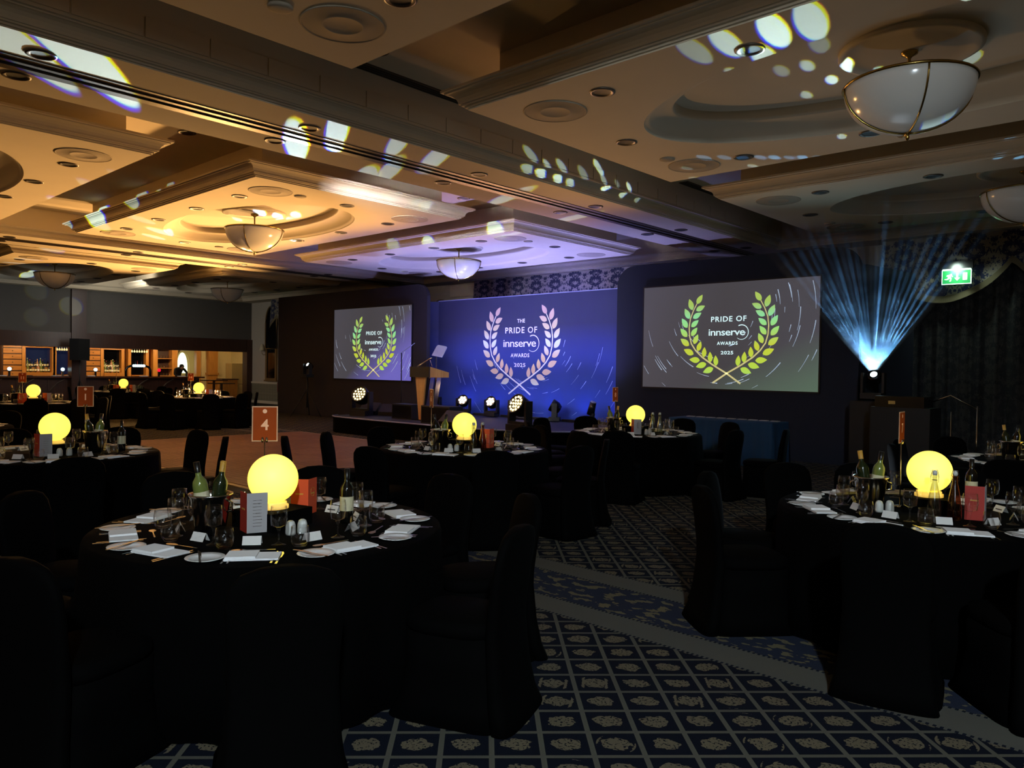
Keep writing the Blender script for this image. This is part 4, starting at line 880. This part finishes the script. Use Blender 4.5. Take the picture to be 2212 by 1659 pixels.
# covered banquet chair, front toward +Y, origin under the seat
def make_chair():
    t = empty('covered_chair')
    def ring(w_, y0, y1, z, n_=24, e=3.2):
        out = []
        for i in range(n_):
            a = 2*math.pi*i/n_; c, s_ = math.cos(a), math.sin(a)
            out.append((w_*math.copysign(abs(c)**(2/e), c), (y0+y1)/2+(y1-y0)/2*math.copysign(abs(s_)**(2/e), s_), z))
        return out
    lv = [(.255, -.37, -.24, .0), (.235, -.335, -.225, .08), (.215, -.305, -.21, .22), (.205, -.285, -.195, .42), (.205, -.285, -.205, .50), (.215, -.30, -.225, .66), (.218, -.315, -.245, .76), (.205, -.325, -.258, .83), (.165, -.33, -.265, .875), (.10, -.332, -.27, .898), (.03, -.331, -.273, .905)]
    MB().loft([ring(*q) for q in lv]).build('backrest', 'chairblack', t)
    MB().loft([ring(.215, -.24, .235, .40), ring(.225, -.24, .245, .425), ring(.22, -.235, .24, .46), ring(.18, -.2, .2, .478)]).build('seat', 'chairblack', t)
    lv = [(.265, -.3, .29, .0), (.235, -.27, .255, .09), (.218, -.25, .235, .25), (.215, -.24, .235, .40)]
    MB().loft([ring(q[0], q[1], q[2], q[3], 24, 6.0 if i == 0 else 4) for i, q in enumerate(lv)]).build('skirt', 'chairblack', t)
    return t
ch = make_chair()
# tableware
def flat(poly, th=.0025): return MB().prism(poly, 0, th, 'Z')
plate = MB().lathe([(0, .004), (.055, .004), (.062, .008), (.086, .014), (.088, .012), (.06, .003), (.05, 0), (0, 0)], 32).build('side_plate', 'china')
napkin = empty('folded_napkin'); MB().box(-.065, .065, -.12, .12, 0, .009).build('lower_fold', 'linen', napkin); q = MB().box(-.062, .062, -.115, .02, .009, .019).build('upper_fold', 'linen', napkin)
fork = flat([(-.004, -.1), (.004, -.1), (.003, .02), (.011, .045), (.011, .095), (.0075, .095), (.0075, .055), (.002, .055), (.002, .095), (-.002, .095), (-.002, .055), (-.0075, .055), (-.0075, .095), (-.011, .095), (-.011, .045), (-.003, .02)]).build('fork', 'cutlery')
knife = flat([(-.005, -.11), (.005, -.11), (.004, 0), (.009, .01), (.010, .08), (.002, .115), (-.004, .115), (-.004, 0)]).build('knife', 'cutlery')
spoon = MB().prism([(-.004, -.1), (.004, -.1), (.003, .035), (.014, .05), (.019, .075), (.012, .1), (0, .105), (-.012, .1), (-.019, .075), (-.014, .05), (-.003, .035)], 0, .003, 'Z').build('spoon', 'cutlery')
gob = empty('wine_goblet'); MB().lathe([(.036, .085), (.042, .12), (.041, .145), (.037, .172), (.0355, .172), (.039, .145), (.040, .12), (.034, .088), (.012, .078), (0, .077)], 20).build('bowl', 'glass', gob); MB().lathe([(0, .078), (.012, .076), (.0045, .06), (.004, .015), (.02, .005), (.036, .002), (.036, 0), (0, 0)], 16).build('stem', 'glass', gob)
for q in gob.children: q.data.transform(Matrix.Diagonal((1.0, 1.0, 1.13, 1)))
tum = MB().lathe([(0, 0), (.028, 0), (.040, .02), (.043, .05), (.038, .088), (.0365, .088), (.041, .05), (.038, .022), (.026, .010), (0, .009)], 20).build('tumbler', 'glass'); tum.data.transform(Matrix.Diagonal((1.08, 1.08, 1.12, 1)))
card = empty('place_card'); MB().add([(-.045, -.022, 0), (.045, -.022, 0), (.045, 0, .04), (-.045, 0, .04), (-.045, -.0235, 0), (.045, -.0235, 0), (.045, -.0015, .041), (-.045, -.0015, .041)], [(0,1,2,3), (7,6,5,4), (0,1,5,4), (2,3,7,6)]).add([(-.045, .022, 0), (.045, .022, 0), (.045, 0, .041), (-.045, 0, .041)], [(3, 2, 1, 0)]).build('folded_card', 'paper', card)
MB().add([(-.03, -.0165, .014), (.03, -.0165, .014), (.03, -.0135, .02), (-.03, -.0135, .02)], [(0, 1, 2, 3)]).build('name_line', 'foil', card)
# centrepieces
plinth = MB().box(-.15, .15, -.15, .15, 0, .095).build('display_box', 'black')
globe = empty('globe_lamp'); MB().lathe([(.07*0, 0), (.085, 0), (.085, .018), (.075, .022), (.075, .034), (0, .034)], 32).build('foot', 'globefoot', globe)
GR = .135; MB().lathe([(GR*math.sin(a), .027+GR-GR*math.cos(a)) for a in [math.pi*(.13+.87*i/24) for i in range(25)]], 48).build('globe', 'globe', globe)
def make_bucket(kind):
    t = empty('ice_bucket'); MB().lathe([(0, 0), (.068, 0), (.075, .01), (.10, .19), (.112, .205), (.112, .212), (.104, .208), (.096, .19), (.072, .02), (0, .02)], 32).build('pail', 'steel', t)
    MB().lathe([(0, .17), (.094, .17)], 24).build('ice', glassy('ice_%s' % kind, 'e8eef0', .2, .1), t)
    for s_ in (-1, 1): MB().tube([(s_*.098, 0, .18), (s_*.125, 0, .17), (s_*.128, 0, .13), (s_*.094, 0, .12)], .006, 6).build('handle', 'steel', t)
    return t
bucket = make_bucket('a')
def wine_bottle(body, foil='foil', lab=True):
    t = empty('wine_bottle'); MB().lathe([(0, 0), (.037, 0), (.038, .01), (.038, .185), (.034, .205), (.016, .232), (.0145, .25), (.0145, .30), (0, .30)], 20).build('glass_body', body, t)
    MB().lathe([(.0155, .25), (.0155, .305), (0, .306)], 16).build('capsule', foil, t)
    if lab: MB().lathe([(.0387, .07), (.0387, .15)], 20).build('label_band', 'label', t)
    return t
redw = wine_bottle('bottledark'); whitew = wine_bottle('whitewine', 'foil', True); champ = wine_bottle('bottlegreen', 'gold', False)
def swing_bottle(body):
    t = empty('water_bottle'); MB().lathe([(0, 0), (.038, 0), (.042, .01), (.042, .07), (.030, .15), (.014, .235), (.013, .255), (.0165, .26), (.0165, .27), (.0115, .27), (.011, .235), (.027, .15), (.039, .07), (.038, .015), (0, .012)], 20).build('glass_body', body, t)
    MB().lathe([(0, .3), (.012, .297), (.015, .28), (.012, .27), (0, .27)], 14).build('stopper', 'ceramic', t)
    MB().tube([(-.02, 0, .225), (-.022, 0, .26), (-.014, 0, .302), (.014, 0, .302), (.022, 0, .26), (.02, 0, .225)], .0018, 5).tube([(.016, .0, .24), (0, .018, .24), (-.016, 0, .24), (0, -.018, .24)], .0016, 5, True).build('wire_bail', 'chrome', t)
    return t
swingc = swing_bottle('bottleclear'); swingp = swing_bottle('pinkwater')
cruet = MB().lathe([(0, 0), (.024, 0), (.027, .01), (.025, .05), (.019, .068), (.01, .074), (0, .075)], 18).build('cruet_pot', 'ceramic')
def make_menu(out_m, in_m, name='menu_card'):
    t = empty(name)
    for s_, m in ((1, out_m), (-1, in_m)):
        o = MB().box(0, .105, -.001, .001, 0, .21).build('leaf', m, t); o.rotation_euler[2] = R(90+s_*50)
        if m == in_m and in_m == 'greypaper':
            b = MB()
            for q in range(9): b.box(.03, .075, -.0016, .0016, .17-q*.017, .1715-q*.017)
            l = b.build('printed_lines', 'ringm', o)
        if m in ('red', 'orange'):
            b = MB().tube([(.052+.024*math.cos(a), -.0018, .13+.026*math.sin(a)) for a in [2*math.pi*i/20 for i in range(20)]], .0014, 4, True).box(.03, .076, -.0022, .0022, .118, .126); b.build('crest', 'gold', o)
    return t
menu = make_menu('red', 'greypaper'); menuo = make_menu('orange', 'orange')
def number_stand(txt):
    t = empty('table_number_stand'); MB().lathe([(0, 0), (.045, 0), (.045, .008), (.01, .014), (0, .014)], 20).build('base', 'chrome', t); MB().tube([(0, 0, .01), (0, 0, .44)], .004, 6).build('pole', 'chrome', t)
    MB().tube([(-.012, -.006, .425), (-.012, -.006, .455)], .008, 6).tube([(.012, -.006, .425), (.012, -.006, .455)], .008, 6).build('clip', 'chrome', t)
    c = MB().box(-.074, .074, -.002, .002, .43, .64).build('sign_card', 'signframe', t); MB().box(-.067, .067, -.004, .004, .437, .633).build('sign_face', 'signred', c)
    q = text_mb(txt, None, .065, 0, .53, y=-.0048, bold=.02); qb = MB(); qb.add(q.v, q.f); q2 = text_mb(txt, None, .065, 0, .53, y=.0048, bold=.02); qb.add([(-a, b, c_) for a, b, c_ in q2.v], q2.f); qb.build('numeral', 'signnum', c, fix=False)
    MB().lathe([(0, 0), (.013, 0)], 14, smooth=False).xf(Matrix.Translation((0, -.0045, .61)) @ Matrix.Rotation(math.pi/2, 4, 'X')).build('emblem', 'signnum', c, fix=False)
    return t

TABLES = {   # name: centre, text for labels, detail, sign text, sign yaw (deg)
 'T4': ((-3.86, 2.22), 'table four', 2, '4', 50), 'T1': ((-8.30, 2.44), 'table one', 2, '1', 72), 'T6': ((-6.2, 5.90), 'table six', 2, '6', -25), 'T8': ((-6.22, 9.3), 'table eight', 2, '8', -5),
 'TR': ((-1.42, 5.55), 'table beside the carpet aisle', 2, '7', -68), 'TFR': ((-1.35, 9.6), 'table before the dark curtains', 1, '9', -60), 'T11': ((-18.75, 5.1), 'table eleven', 1, '11', 75), 'T14': ((-20.1, 9.35), 'table fourteen', 1, '14', 62),
 'TB': ((-25.0, 9.25), 'table below the bar', 1, '13', 160), 'T5': ((-12.5, 2.2), 'half-seen table beyond table one', 1, None, 0)}
CH = {'T4': [-28, 18, 54, 95, 138, 178, 217, 254, 290], 'T1': [-12, 62, 100, 137, 180, 215, 252, 300], 'T6': [5, 36, 72, 106, 140, 178, 216, 236, 283, 328], 'T8': [0, 20, 60, 95, 130, 155, 190, 222, 252, 297],
      'TR': [20, 60, 96, 125, 152, 194, 222, 276, 306, 340], 'TFR': [20, 60, 100, 140, 175, 210, 240, 266, 300, 340], 'T11': [20, 45, 80, 116, 150, 190, 230, 270, 308, 348], 'T14': [20, 60, 96, 130, 165, 200, 235, 270, 306, 345],
      'TB': [0, 36, 72, 108, 144, 180, 216, 252, 298, 335], 'T5': [-30, 10, 50, 90, 130, 330-90, 280]}
def relname(angs, th, camang):
    srt = sorted(angs, key=lambda a: (a-camang) % 360); near = min(angs, key=lambda a: abs((a-camang+180) % 360-180)); i0 = srt.index(near); L = len(srt); k = (srt.index(th)-i0) % L
    if k == 0: return 'camera side'
    if k == L//2 and L % 2 == 0: return 'stage side'
    return '%s anticlockwise of camera side' % orde[k-1] if k <= (L-1)//2 else '%s clockwise of camera side' % orde[L-k-1]
for tn, (c, txt, det, sgn, syaw) in TABLES.items():
    cx, cy = c; camang = math.degrees(math.atan2(-cy, -cx)) % 360
    place(tb, (cx, cy, 0), 0, 'round folding banquet table under black cloth, %s' % txt, 'round banquet tables', 'table')
    place(cl, (cx, cy, 0), rnd.uniform(0, 6), 'floor-length black tablecloth on %s' % txt, 'black tablecloths', 'tablecloth')
    for th in CH[tn]:
        rr = 1.17+rnd.uniform(-.02, .03) + (.1 if tn in ('T6', 'T1', 'T8') else 0)
        if tn == 'T1' and th == -12: rr = 1.42
        if tn == 'T6' and th == 236: rr = 1.62
        if tn == 'T8' and th == 20: rr = 1.75
        a = R(th); place(ch, (cx+rr*math.cos(a), cy+rr*math.sin(a), 0), a+math.pi/2+R(rnd.uniform(-7, 7)), 'black fabric covered chair, %s, %s' % (relname(CH[tn], th, camang), txt), 'covered chairs around the tables', 'chair')
    # place settings
    st0 = {'T4': -38, 'TR': -98, 'T6': -60, 'T8': -60, 'T1': -50}.get(tn, camang)
    ps = [(st0+36*k) % 360 for k in range(10)]
    for th in ps:
        a = R(th); c_, s_ = math.cos(a), math.sin(a); wh = relname(ps, th, camang)
        def at(rad, side): return (cx+c_*rad + s_*side, cy+s_*rad - c_*side)      # side > 0 is to the sitter's left
        def put(proto, rad, side, rz, nm, gr, cat, dz=0):
            x, y = at(rad, side); place(proto, (x, y, TOP+dz), a+rz, '%s, place %s, %s' % (nm, wh, txt), gr, cat)
        j = rnd.uniform(-.06, .06)
        put(plate, .765, .185, 0, 'white side plate', 'side plates', 'plate')
        put(napkin, .74, -.02, j, 'folded white napkin', 'folded napkins', 'napkin')
        put(gob, .50, -.10, 0, 'stemmed wine glass', 'wine glasses', 'glass'); put(tum, .53, -.205 if det == 2 else -.0, 0, 'short tumbler', 'tumblers', 'glass')
        if det == 2:
            # napkin long side runs across the sitter
            put(fork, .75, .075, math.pi/2+j, 'outer dinner fork', 'forks', 'fork'); put(fork, .75, .10, math.pi/2+j*.5, 'inner dinner fork', 'forks', 'fork')
            put(knife, .75, -.115, math.pi/2, 'dinner knife', 'knives', 'knife'); put(knife, .765, -.14, math.pi/2-j, 'starter knife', 'knives', 'knife')
            put(knife, .765, .21, math.pi/2+.25, 'butter knife on side plate', 'butter knives', 'knife', .014)
            put(spoon, .60, -.0, math.pi+j, 'dessert spoon', 'dessert spoons', 'spoon'); put(card, .47, .03, math.pi/2+math.pi, 'white folded place card', 'place cards', 'place card')
    # centrepiece
    place(plinth, (cx, cy, TOP), R(15), 'black square riser box under globe lamp, %s' % txt, 'black riser boxes', 'riser')
    if tn != 'T5':
        place(globe, (cx, cy, TOP+.095), 0, 'glowing yellow globe lamp on %s' % txt, 'glowing globe lamps', 'lamp')
    vx, vy = -cx, -cy; L = math.hypot(vx, vy); vx, vy = vx/L, vy/L; rx_, ry_ = -vy, vx     # toward camera, and to the camera's right
    def cp(right, near): return (cx + rx_*right + vx*near, cy + ry_*right + vy*near, TOP)
    lay = {'T4': dict(b=(-.31, .16), w=[(.40, .02)], m=[(-.13, .20, 'menu', -30), (.20, -.26, 'menuo', 20)], s=[(.09, .28), (.15, .25)], sg=(-.05, -.36), bt=['whitew', 'champ'], sw=[]),
           'T1': dict(b=(.34, .02), w=[(.58, -.02)], m=[(-.12, .28, 'menu', -25)], s=[(.04, .28), (.12, .26)], sg=(.27, -.35), bt=['champ', 'whitew'], sw=[]),
           'T6': dict(b=(-.26, .10), w=[], m=[(.28, .0, 'menuo', 20)], s=[(-.08, .34), (-.15, .32)], sg=(-.38, -.30), bt=['redw', 'whitew'], sw=[(.10, .24, 'swingc'), (.20, .18, 'swingp')]),
           'T8': dict(b=(-.31, .05), w=[], m=[(-.02, .32, 'menu', -30)], s=[(.15, .30), (.2, .2)], sg=(-.30, -.20), bt=['whitew', 'champ'], sw=[(.24, .12, 'swingc'), (.34, .1, 'swingc')]),
           'TR': dict(b=(-.34, .10), w=[(.26, -.55)], m=[(.30, .22, 'menu', 42)], s=[(-.22, .20), (-.28, .24)], sg=(-.17, -.05), bt=['champ', 'whitew'], sw=[(.03, .30, 'swingc'), (.14, .26, 'swingp')])}.get(tn)
    if lay is None: lay = dict(b=(-.32, .05), w=[(.36, .1)] if tn == 'TFR' else [], m=[(.25, .1, 'menu', 0)] + ([(-.2, .2, 'menuo', 0)] if tn in ('T11', 'TB') else []), s=[(.1, .3), (.17, .28)], sg=(-.2, -.1), bt=['champ', 'redw'], sw=[(-.12, -.2, 'swingc')] if tn == 'T11' else [])
    PR = dict(menu=menu, menuo=menuo, whitew=whitew, champ=champ, redw=redw, swingc=swingc, swingp=swingp)
    x, y, z = cp(*lay['b']); place(bucket, (x, y, z), R(30), 'polished steel ice bucket with bottles on %s' % txt, 'ice buckets', 'ice bucket')
    for k, bn in enumerate(lay['bt']):
        q = place(PR[bn], (x+rx_*(.024-.048*(1-k)), y+ry_*(.024-.048*(1-k)), z+.075), rnd.uniform(0, 3), '%s wine bottle chilling in the ice bucket on %s' % (('dark-necked', 'pale-necked')[k], txt), 'chilled wine bottles', 'bottle'); ax = Vector((-ry_ if False else vy, -vx, 0)); q.rotation_mode = 'QUATERNION'
        from mathutils import Quaternion
        q.rotation_quaternion = Quaternion(Vector((vx, vy, 0)), R(9 if k == 0 else -7))
    for (r_, n_) in lay['w']: x, y, z = cp(r_, n_); place(redw, (x, y, z), math.atan2(vy, vx), 'dark red wine bottle standing on %s' % txt, 'red wine bottles', 'bottle')
    for k, (r_, n_, mn, an) in enumerate(lay['m']): x, y, z = cp(r_, n_); place(PR[mn], (x, y, z), math.atan2(vy, vx)+R(an+90), '%s standing menu card on %s' % ('red and grey' if mn == 'menu' else 'orange', txt), 'standing menu cards', 'menu card')
    for k, (r_, n_) in enumerate(lay['s']): x, y, z = cp(r_, n_); place(cruet, (x, y, z), 0, 'white china %s pot on %s' % (('salt', 'pepper')[k], txt), 'salt and pepper pots', 'salt pot')
    for k, (r_, n_, mn) in enumerate(lay['sw']): x, y, z = cp(r_, n_); place(PR[mn], (x, y, z), .4, '%s swing-top water bottle on %s' % (('clear', 'second')[k], txt), 'swing-top water bottles', 'bottle')
    if sgn:
        x, y, z = cp(*lay['sg']); o = number_stand(sgn if tn not in ('TR', 'TFR', 'TB') else ''.join([]) or ' 'if False else sgn) if tn not in ('TR', 'TFR', 'TB') else number_stand('7' if tn == 'TR' else ('9' if tn == 'TFR' else '13'))
        o.location = (x, y, z); ang = math.atan2(-x, y) if False else 0
        # card faces -Y locally: turn so that -Y points to the wanted side
        base = math.atan2(vy, vx)+math.pi/2; tw = {'T4': -4, 'T1': -6, 'T6': -72, 'T8': 60, 'TR': 80, 'TFR': 84, 'T11': 0, 'T14': 15, 'TB': 88}[tn]
        o.rotation_euler[2] = base+R(tw); o.location.z -= 0; tag(o, 'tall chrome stand with maroon number card on %s' % txt, 'table number', 'table number stands')

# ================================================================ the light show
def from_px(px, py, z=None, x=None):
    return at_z(px, py, z) if z else at_x(px, py, x)
def prism_edge(l, ang):
    """the lamp's lens: a hard round edge whose red and blue parts are slightly displaced, as a real zoom lens throws it"""
    l.use_nodes = True; nt = l.node_tree; em = nt.nodes['Emission']; x, y, z, t = coords(nt, 'Normal'); Rr = math.tan(R(ang/2)); za = z.abs(); x = x/za; y = y/za
    cb = nt.nodes.new('ShaderNodeCombineXYZ')
    for i, d in enumerate((.11, .07, -.09)):
        xx = x+d*Rr; yy = y+d*.6*Rr; f = V.op('SUBTRACT', 1.0, (V.op('SQRT', xx*xx+yy*yy)/Rr-.93)/.07).max(0.0).min(1.0); nt.links.new(f.s, cb.inputs[i])
    nt.links.new(cb.outputs[0], em.inputs['Color'])
def beam_to(src, p, want, ang, c, normal=(0, 0, 1)):
    """a narrow beam from src to p, its lamp sized so that the painted plaster there reaches the radiance want"""
    d = Vector(p)-Vector(src); D = d.length; cs = max(abs(d.normalized().dot(Vector(normal))), .08)
    prism_edge(spot(src, p, want*math.pi/.55*4*math.pi*D*D/cs, ang*1.22, c, 0, .01).data, ang)
# thrown by the right-hand head
RC = [(1752, 48, 1.5, 1), (1672, 68, 1.4, 1.6), (1570, 94, 1.3, 1), (1500, 110, 1.3, .35), (1650, 122, 1.3, 1.2), (1588, 163, 1.0, .5), (1828, 128, .95, 1.7, 4.62), (1744, 142, .95, .7, 4.62), (1797, 172, .95, 1.5, 4.62), (1742, 205, .95, .7, 4.62), (1808, 214, .95, .8, 4.62), (1688, 153, 1.0, .3, 4.62), (2078, 8, 1.5, .8), (2195, 85, 1.7, .7), (2150, -5, 1.4, .9), (1938, 275, .9, .9), (1770, 95, 1.2, .25, 4.62), (2100, 125, 1.2, .5, 4.62), (1625, 358, 1.1, .5), (1480, 362, 1.1, .4), (1500, 385, 1.2, .4), (1900, 145, 1.1, .6, 4.62)]
for q in RC: beam_to(FR, at_z(q[0], q[1], q[4] if len(q) > 4 else H1), .75*q[3], q[2]*1.12, CYAN)
for px, py, an, pw in [(1140, 330, .75, .5), (1208, 356, .75, .7), (1176, 352, .5, .8), (1300, 386, .7, .6), (1355, 402, .75, 1.4), (1329, 394, .6, .3), (1168, 382, .8, .6), (1197, 392, .8, 1.3), (1232, 403, .8, 1.4), (1258, 412, .8, .9), (1318, 413, .9, 1.6), (1255, 372, .9, .4), (1358, 430, .9, .9), (1390, 442, .8, .4), (1290, 360, .9, 1.2)]:
    beam_to(FR, at_x(px, py, -7.15), .8*pw, an*1.5, CYAN, (1, 0, 0))
spot(FR, (-4.0, 7.0, 4.4), 110, 100, (.45, .8, 1.0), .8, .05, 'beam_head_spill')
# visible fan of beams
FAN = [(-38, .8), (-34.5, .7), (-31, 1.0), (-27.5, .8), (-24.5, 1), (-21, .7), (-18, 1.1), (-14.5, .6), (-11.5, .9), (-8, .7), (-5, .6), (-1.5, .35), (1.5, .6), (4.5, 1.4), (8, .4), (12, .7), (15.5, .9), (19, .7), (22.5, .9), (26, 1.0), (30, .9), (34, 1.0), (38, .6)]
fan_t = [at_z(1887+470*math.tan(R(a)), 340, H1) for a, _ in FAN]
for (a, pw), t_ in zip(FAN, fan_t): spot(FR, t_, 30000*pw**2, 1.5, (.16, .50, 1.0), .4, .012, 'fan_beam_light')
# thrown by the left-hand head
LC = [(165, 112, 1.5, .85, H1), (8, 78, 1.3, .6, H1), (728, 284, .9, .6, H1), (640, 308, 1.1, .65, H1), (940, 343, 1.0, .32, H1), (845, 366, 1.0, .25, H1), (860, 309, .8, .3, H1), (600, 462, 1.2, .7, 4.62), (640, 464, 1.2, .7, 4.62), (628, 474, 1.0, .6, 4.62), (560, 452, 1.3, .6, 4.62), (513, 473, 1.0, .6, 4.62),
      (300, 472, 1.6, .25, H1), (435, 335, 2.0, .55, H0), (405, 305, 1.6, .5, H0), (225, 385, 2.0, .45, H0), (205, 405, 1.6, .4, H0), (1070, 500, 1.3, .5, H1), (1110, 505, .9, .5, H1), (1240, 470, 1.2, .4, H1), (1100, 425, 1.2, .4, H1), (960, 450, .9, .4, H1), (870, 585, 1.2, .3, H1), (785, 395, 1.5, .3, H1)]
for px, py, an, pw, z in LC: beam_to(FLp, at_z(px, py, z), pw, an, (.66, .93, 1.0))
for x_, px, py, an, pw in [(-10.3, 905, 438, 1.4, .6), (-10.3, 880, 430, 1.0, .5), (-10.2, 845, 424, 1.4, .35)]: beam_to(FR, at_x(px, py, x_), pw, an, CYAN, (1, 0, 0))
for y_, px, py, an, pw in [(5.5, 208, 468, 1.6, .9), (5.45, 145, 481, .9, .5), (5.45, 285, 428, 1.3, .4), (11.0, 925, 525, 1.0, .7), (11.0, 1070, 496, 1.2, .9), (11.0, 850, 530, 1.0, .3), (5.45, 345, 400, .8, .25)]:
    beam_to((-1.2, -4.6, 1.9), at_y(px, py, y_), pw, an, CYAN, (0, 1, 0))  # from an unseen head added behind the camera
for px, py, an, pw in [(152, 661, 3.6, .16), (80, 628, 3.4, .06), (80, 685, 3.6, .05)]: beam_to(FLp, at_x(px, py, XL), pw*2.2, an, (.85, .95, .75), (1, 0, 0))
for px, py, an, pw in [(215, 558, 1.4, .4), (283, 564, 1.8, .8), (360, 572, 1.4, .3), (590, 572, 1.1, .5), (480, 582, 1.3, .3), (60, 560, 1.6, .5), (150, 556, 1.6, .5), (30, 568, 1.3, .5), (125, 590, 1.8, .5), (85, 600, 2.2, .5)]:
    beam_to(FLp, at_z(px, py, H1), pw, an, (.66, .93, 1.0))
# thin sheet of smoke haze hanging where the fan of beams passes
m = bpy.data.materials.new('stage_haze'); m.use_nodes = True; nt = m.node_tree; nt.nodes.clear(); ou = nt.nodes.new('ShaderNodeOutputMaterial'); vs_ = nt.nodes.new('ShaderNodeVolumeScatter')
x, y, z, tc_ = coords(nt); dd = V.op('SQRT', x*x+y*y+z*z); fall = V.op('MAXIMUM', 1.0-dd/4.6, 0.0); nz = noise(tc_.outputs['Object'], 3.2, 4)
den = fall*fall*((nz-.25)*3.0).max(.3)*HAZE
nt.links.new(den.s, vs_.inputs['Density'])
vs_.inputs['Anisotropy'].default_value = .2; nt.links.new(vs_.outputs[0], ou.inputs['Volume'])
dl_, dr_ = (fan_t[0]-FR).normalized(), (fan_t[-1]-FR).normalized(); nn = dr_.cross(dl_).normalized(); sd_ = (dr_-dl_).normalized()
ring = lambda t, wd: [dl_*t-sd_*wd-nn*(.01+t*.02), dr_*t+sd_*wd-nn*(.01+t*.02), dr_*t+sd_*wd+nn*(.01+t*.02), dl_*t-sd_*wd+nn*(.01+t*.02)]
o = MB().loft([ring(.12, .03), ring(4.7, .2)], smooth=False).build('haze', m); o.location = FR; tag(o, 'thin smoke haze lit by the pale blue beams beside the larger screen', 'haze', kind='stuff')
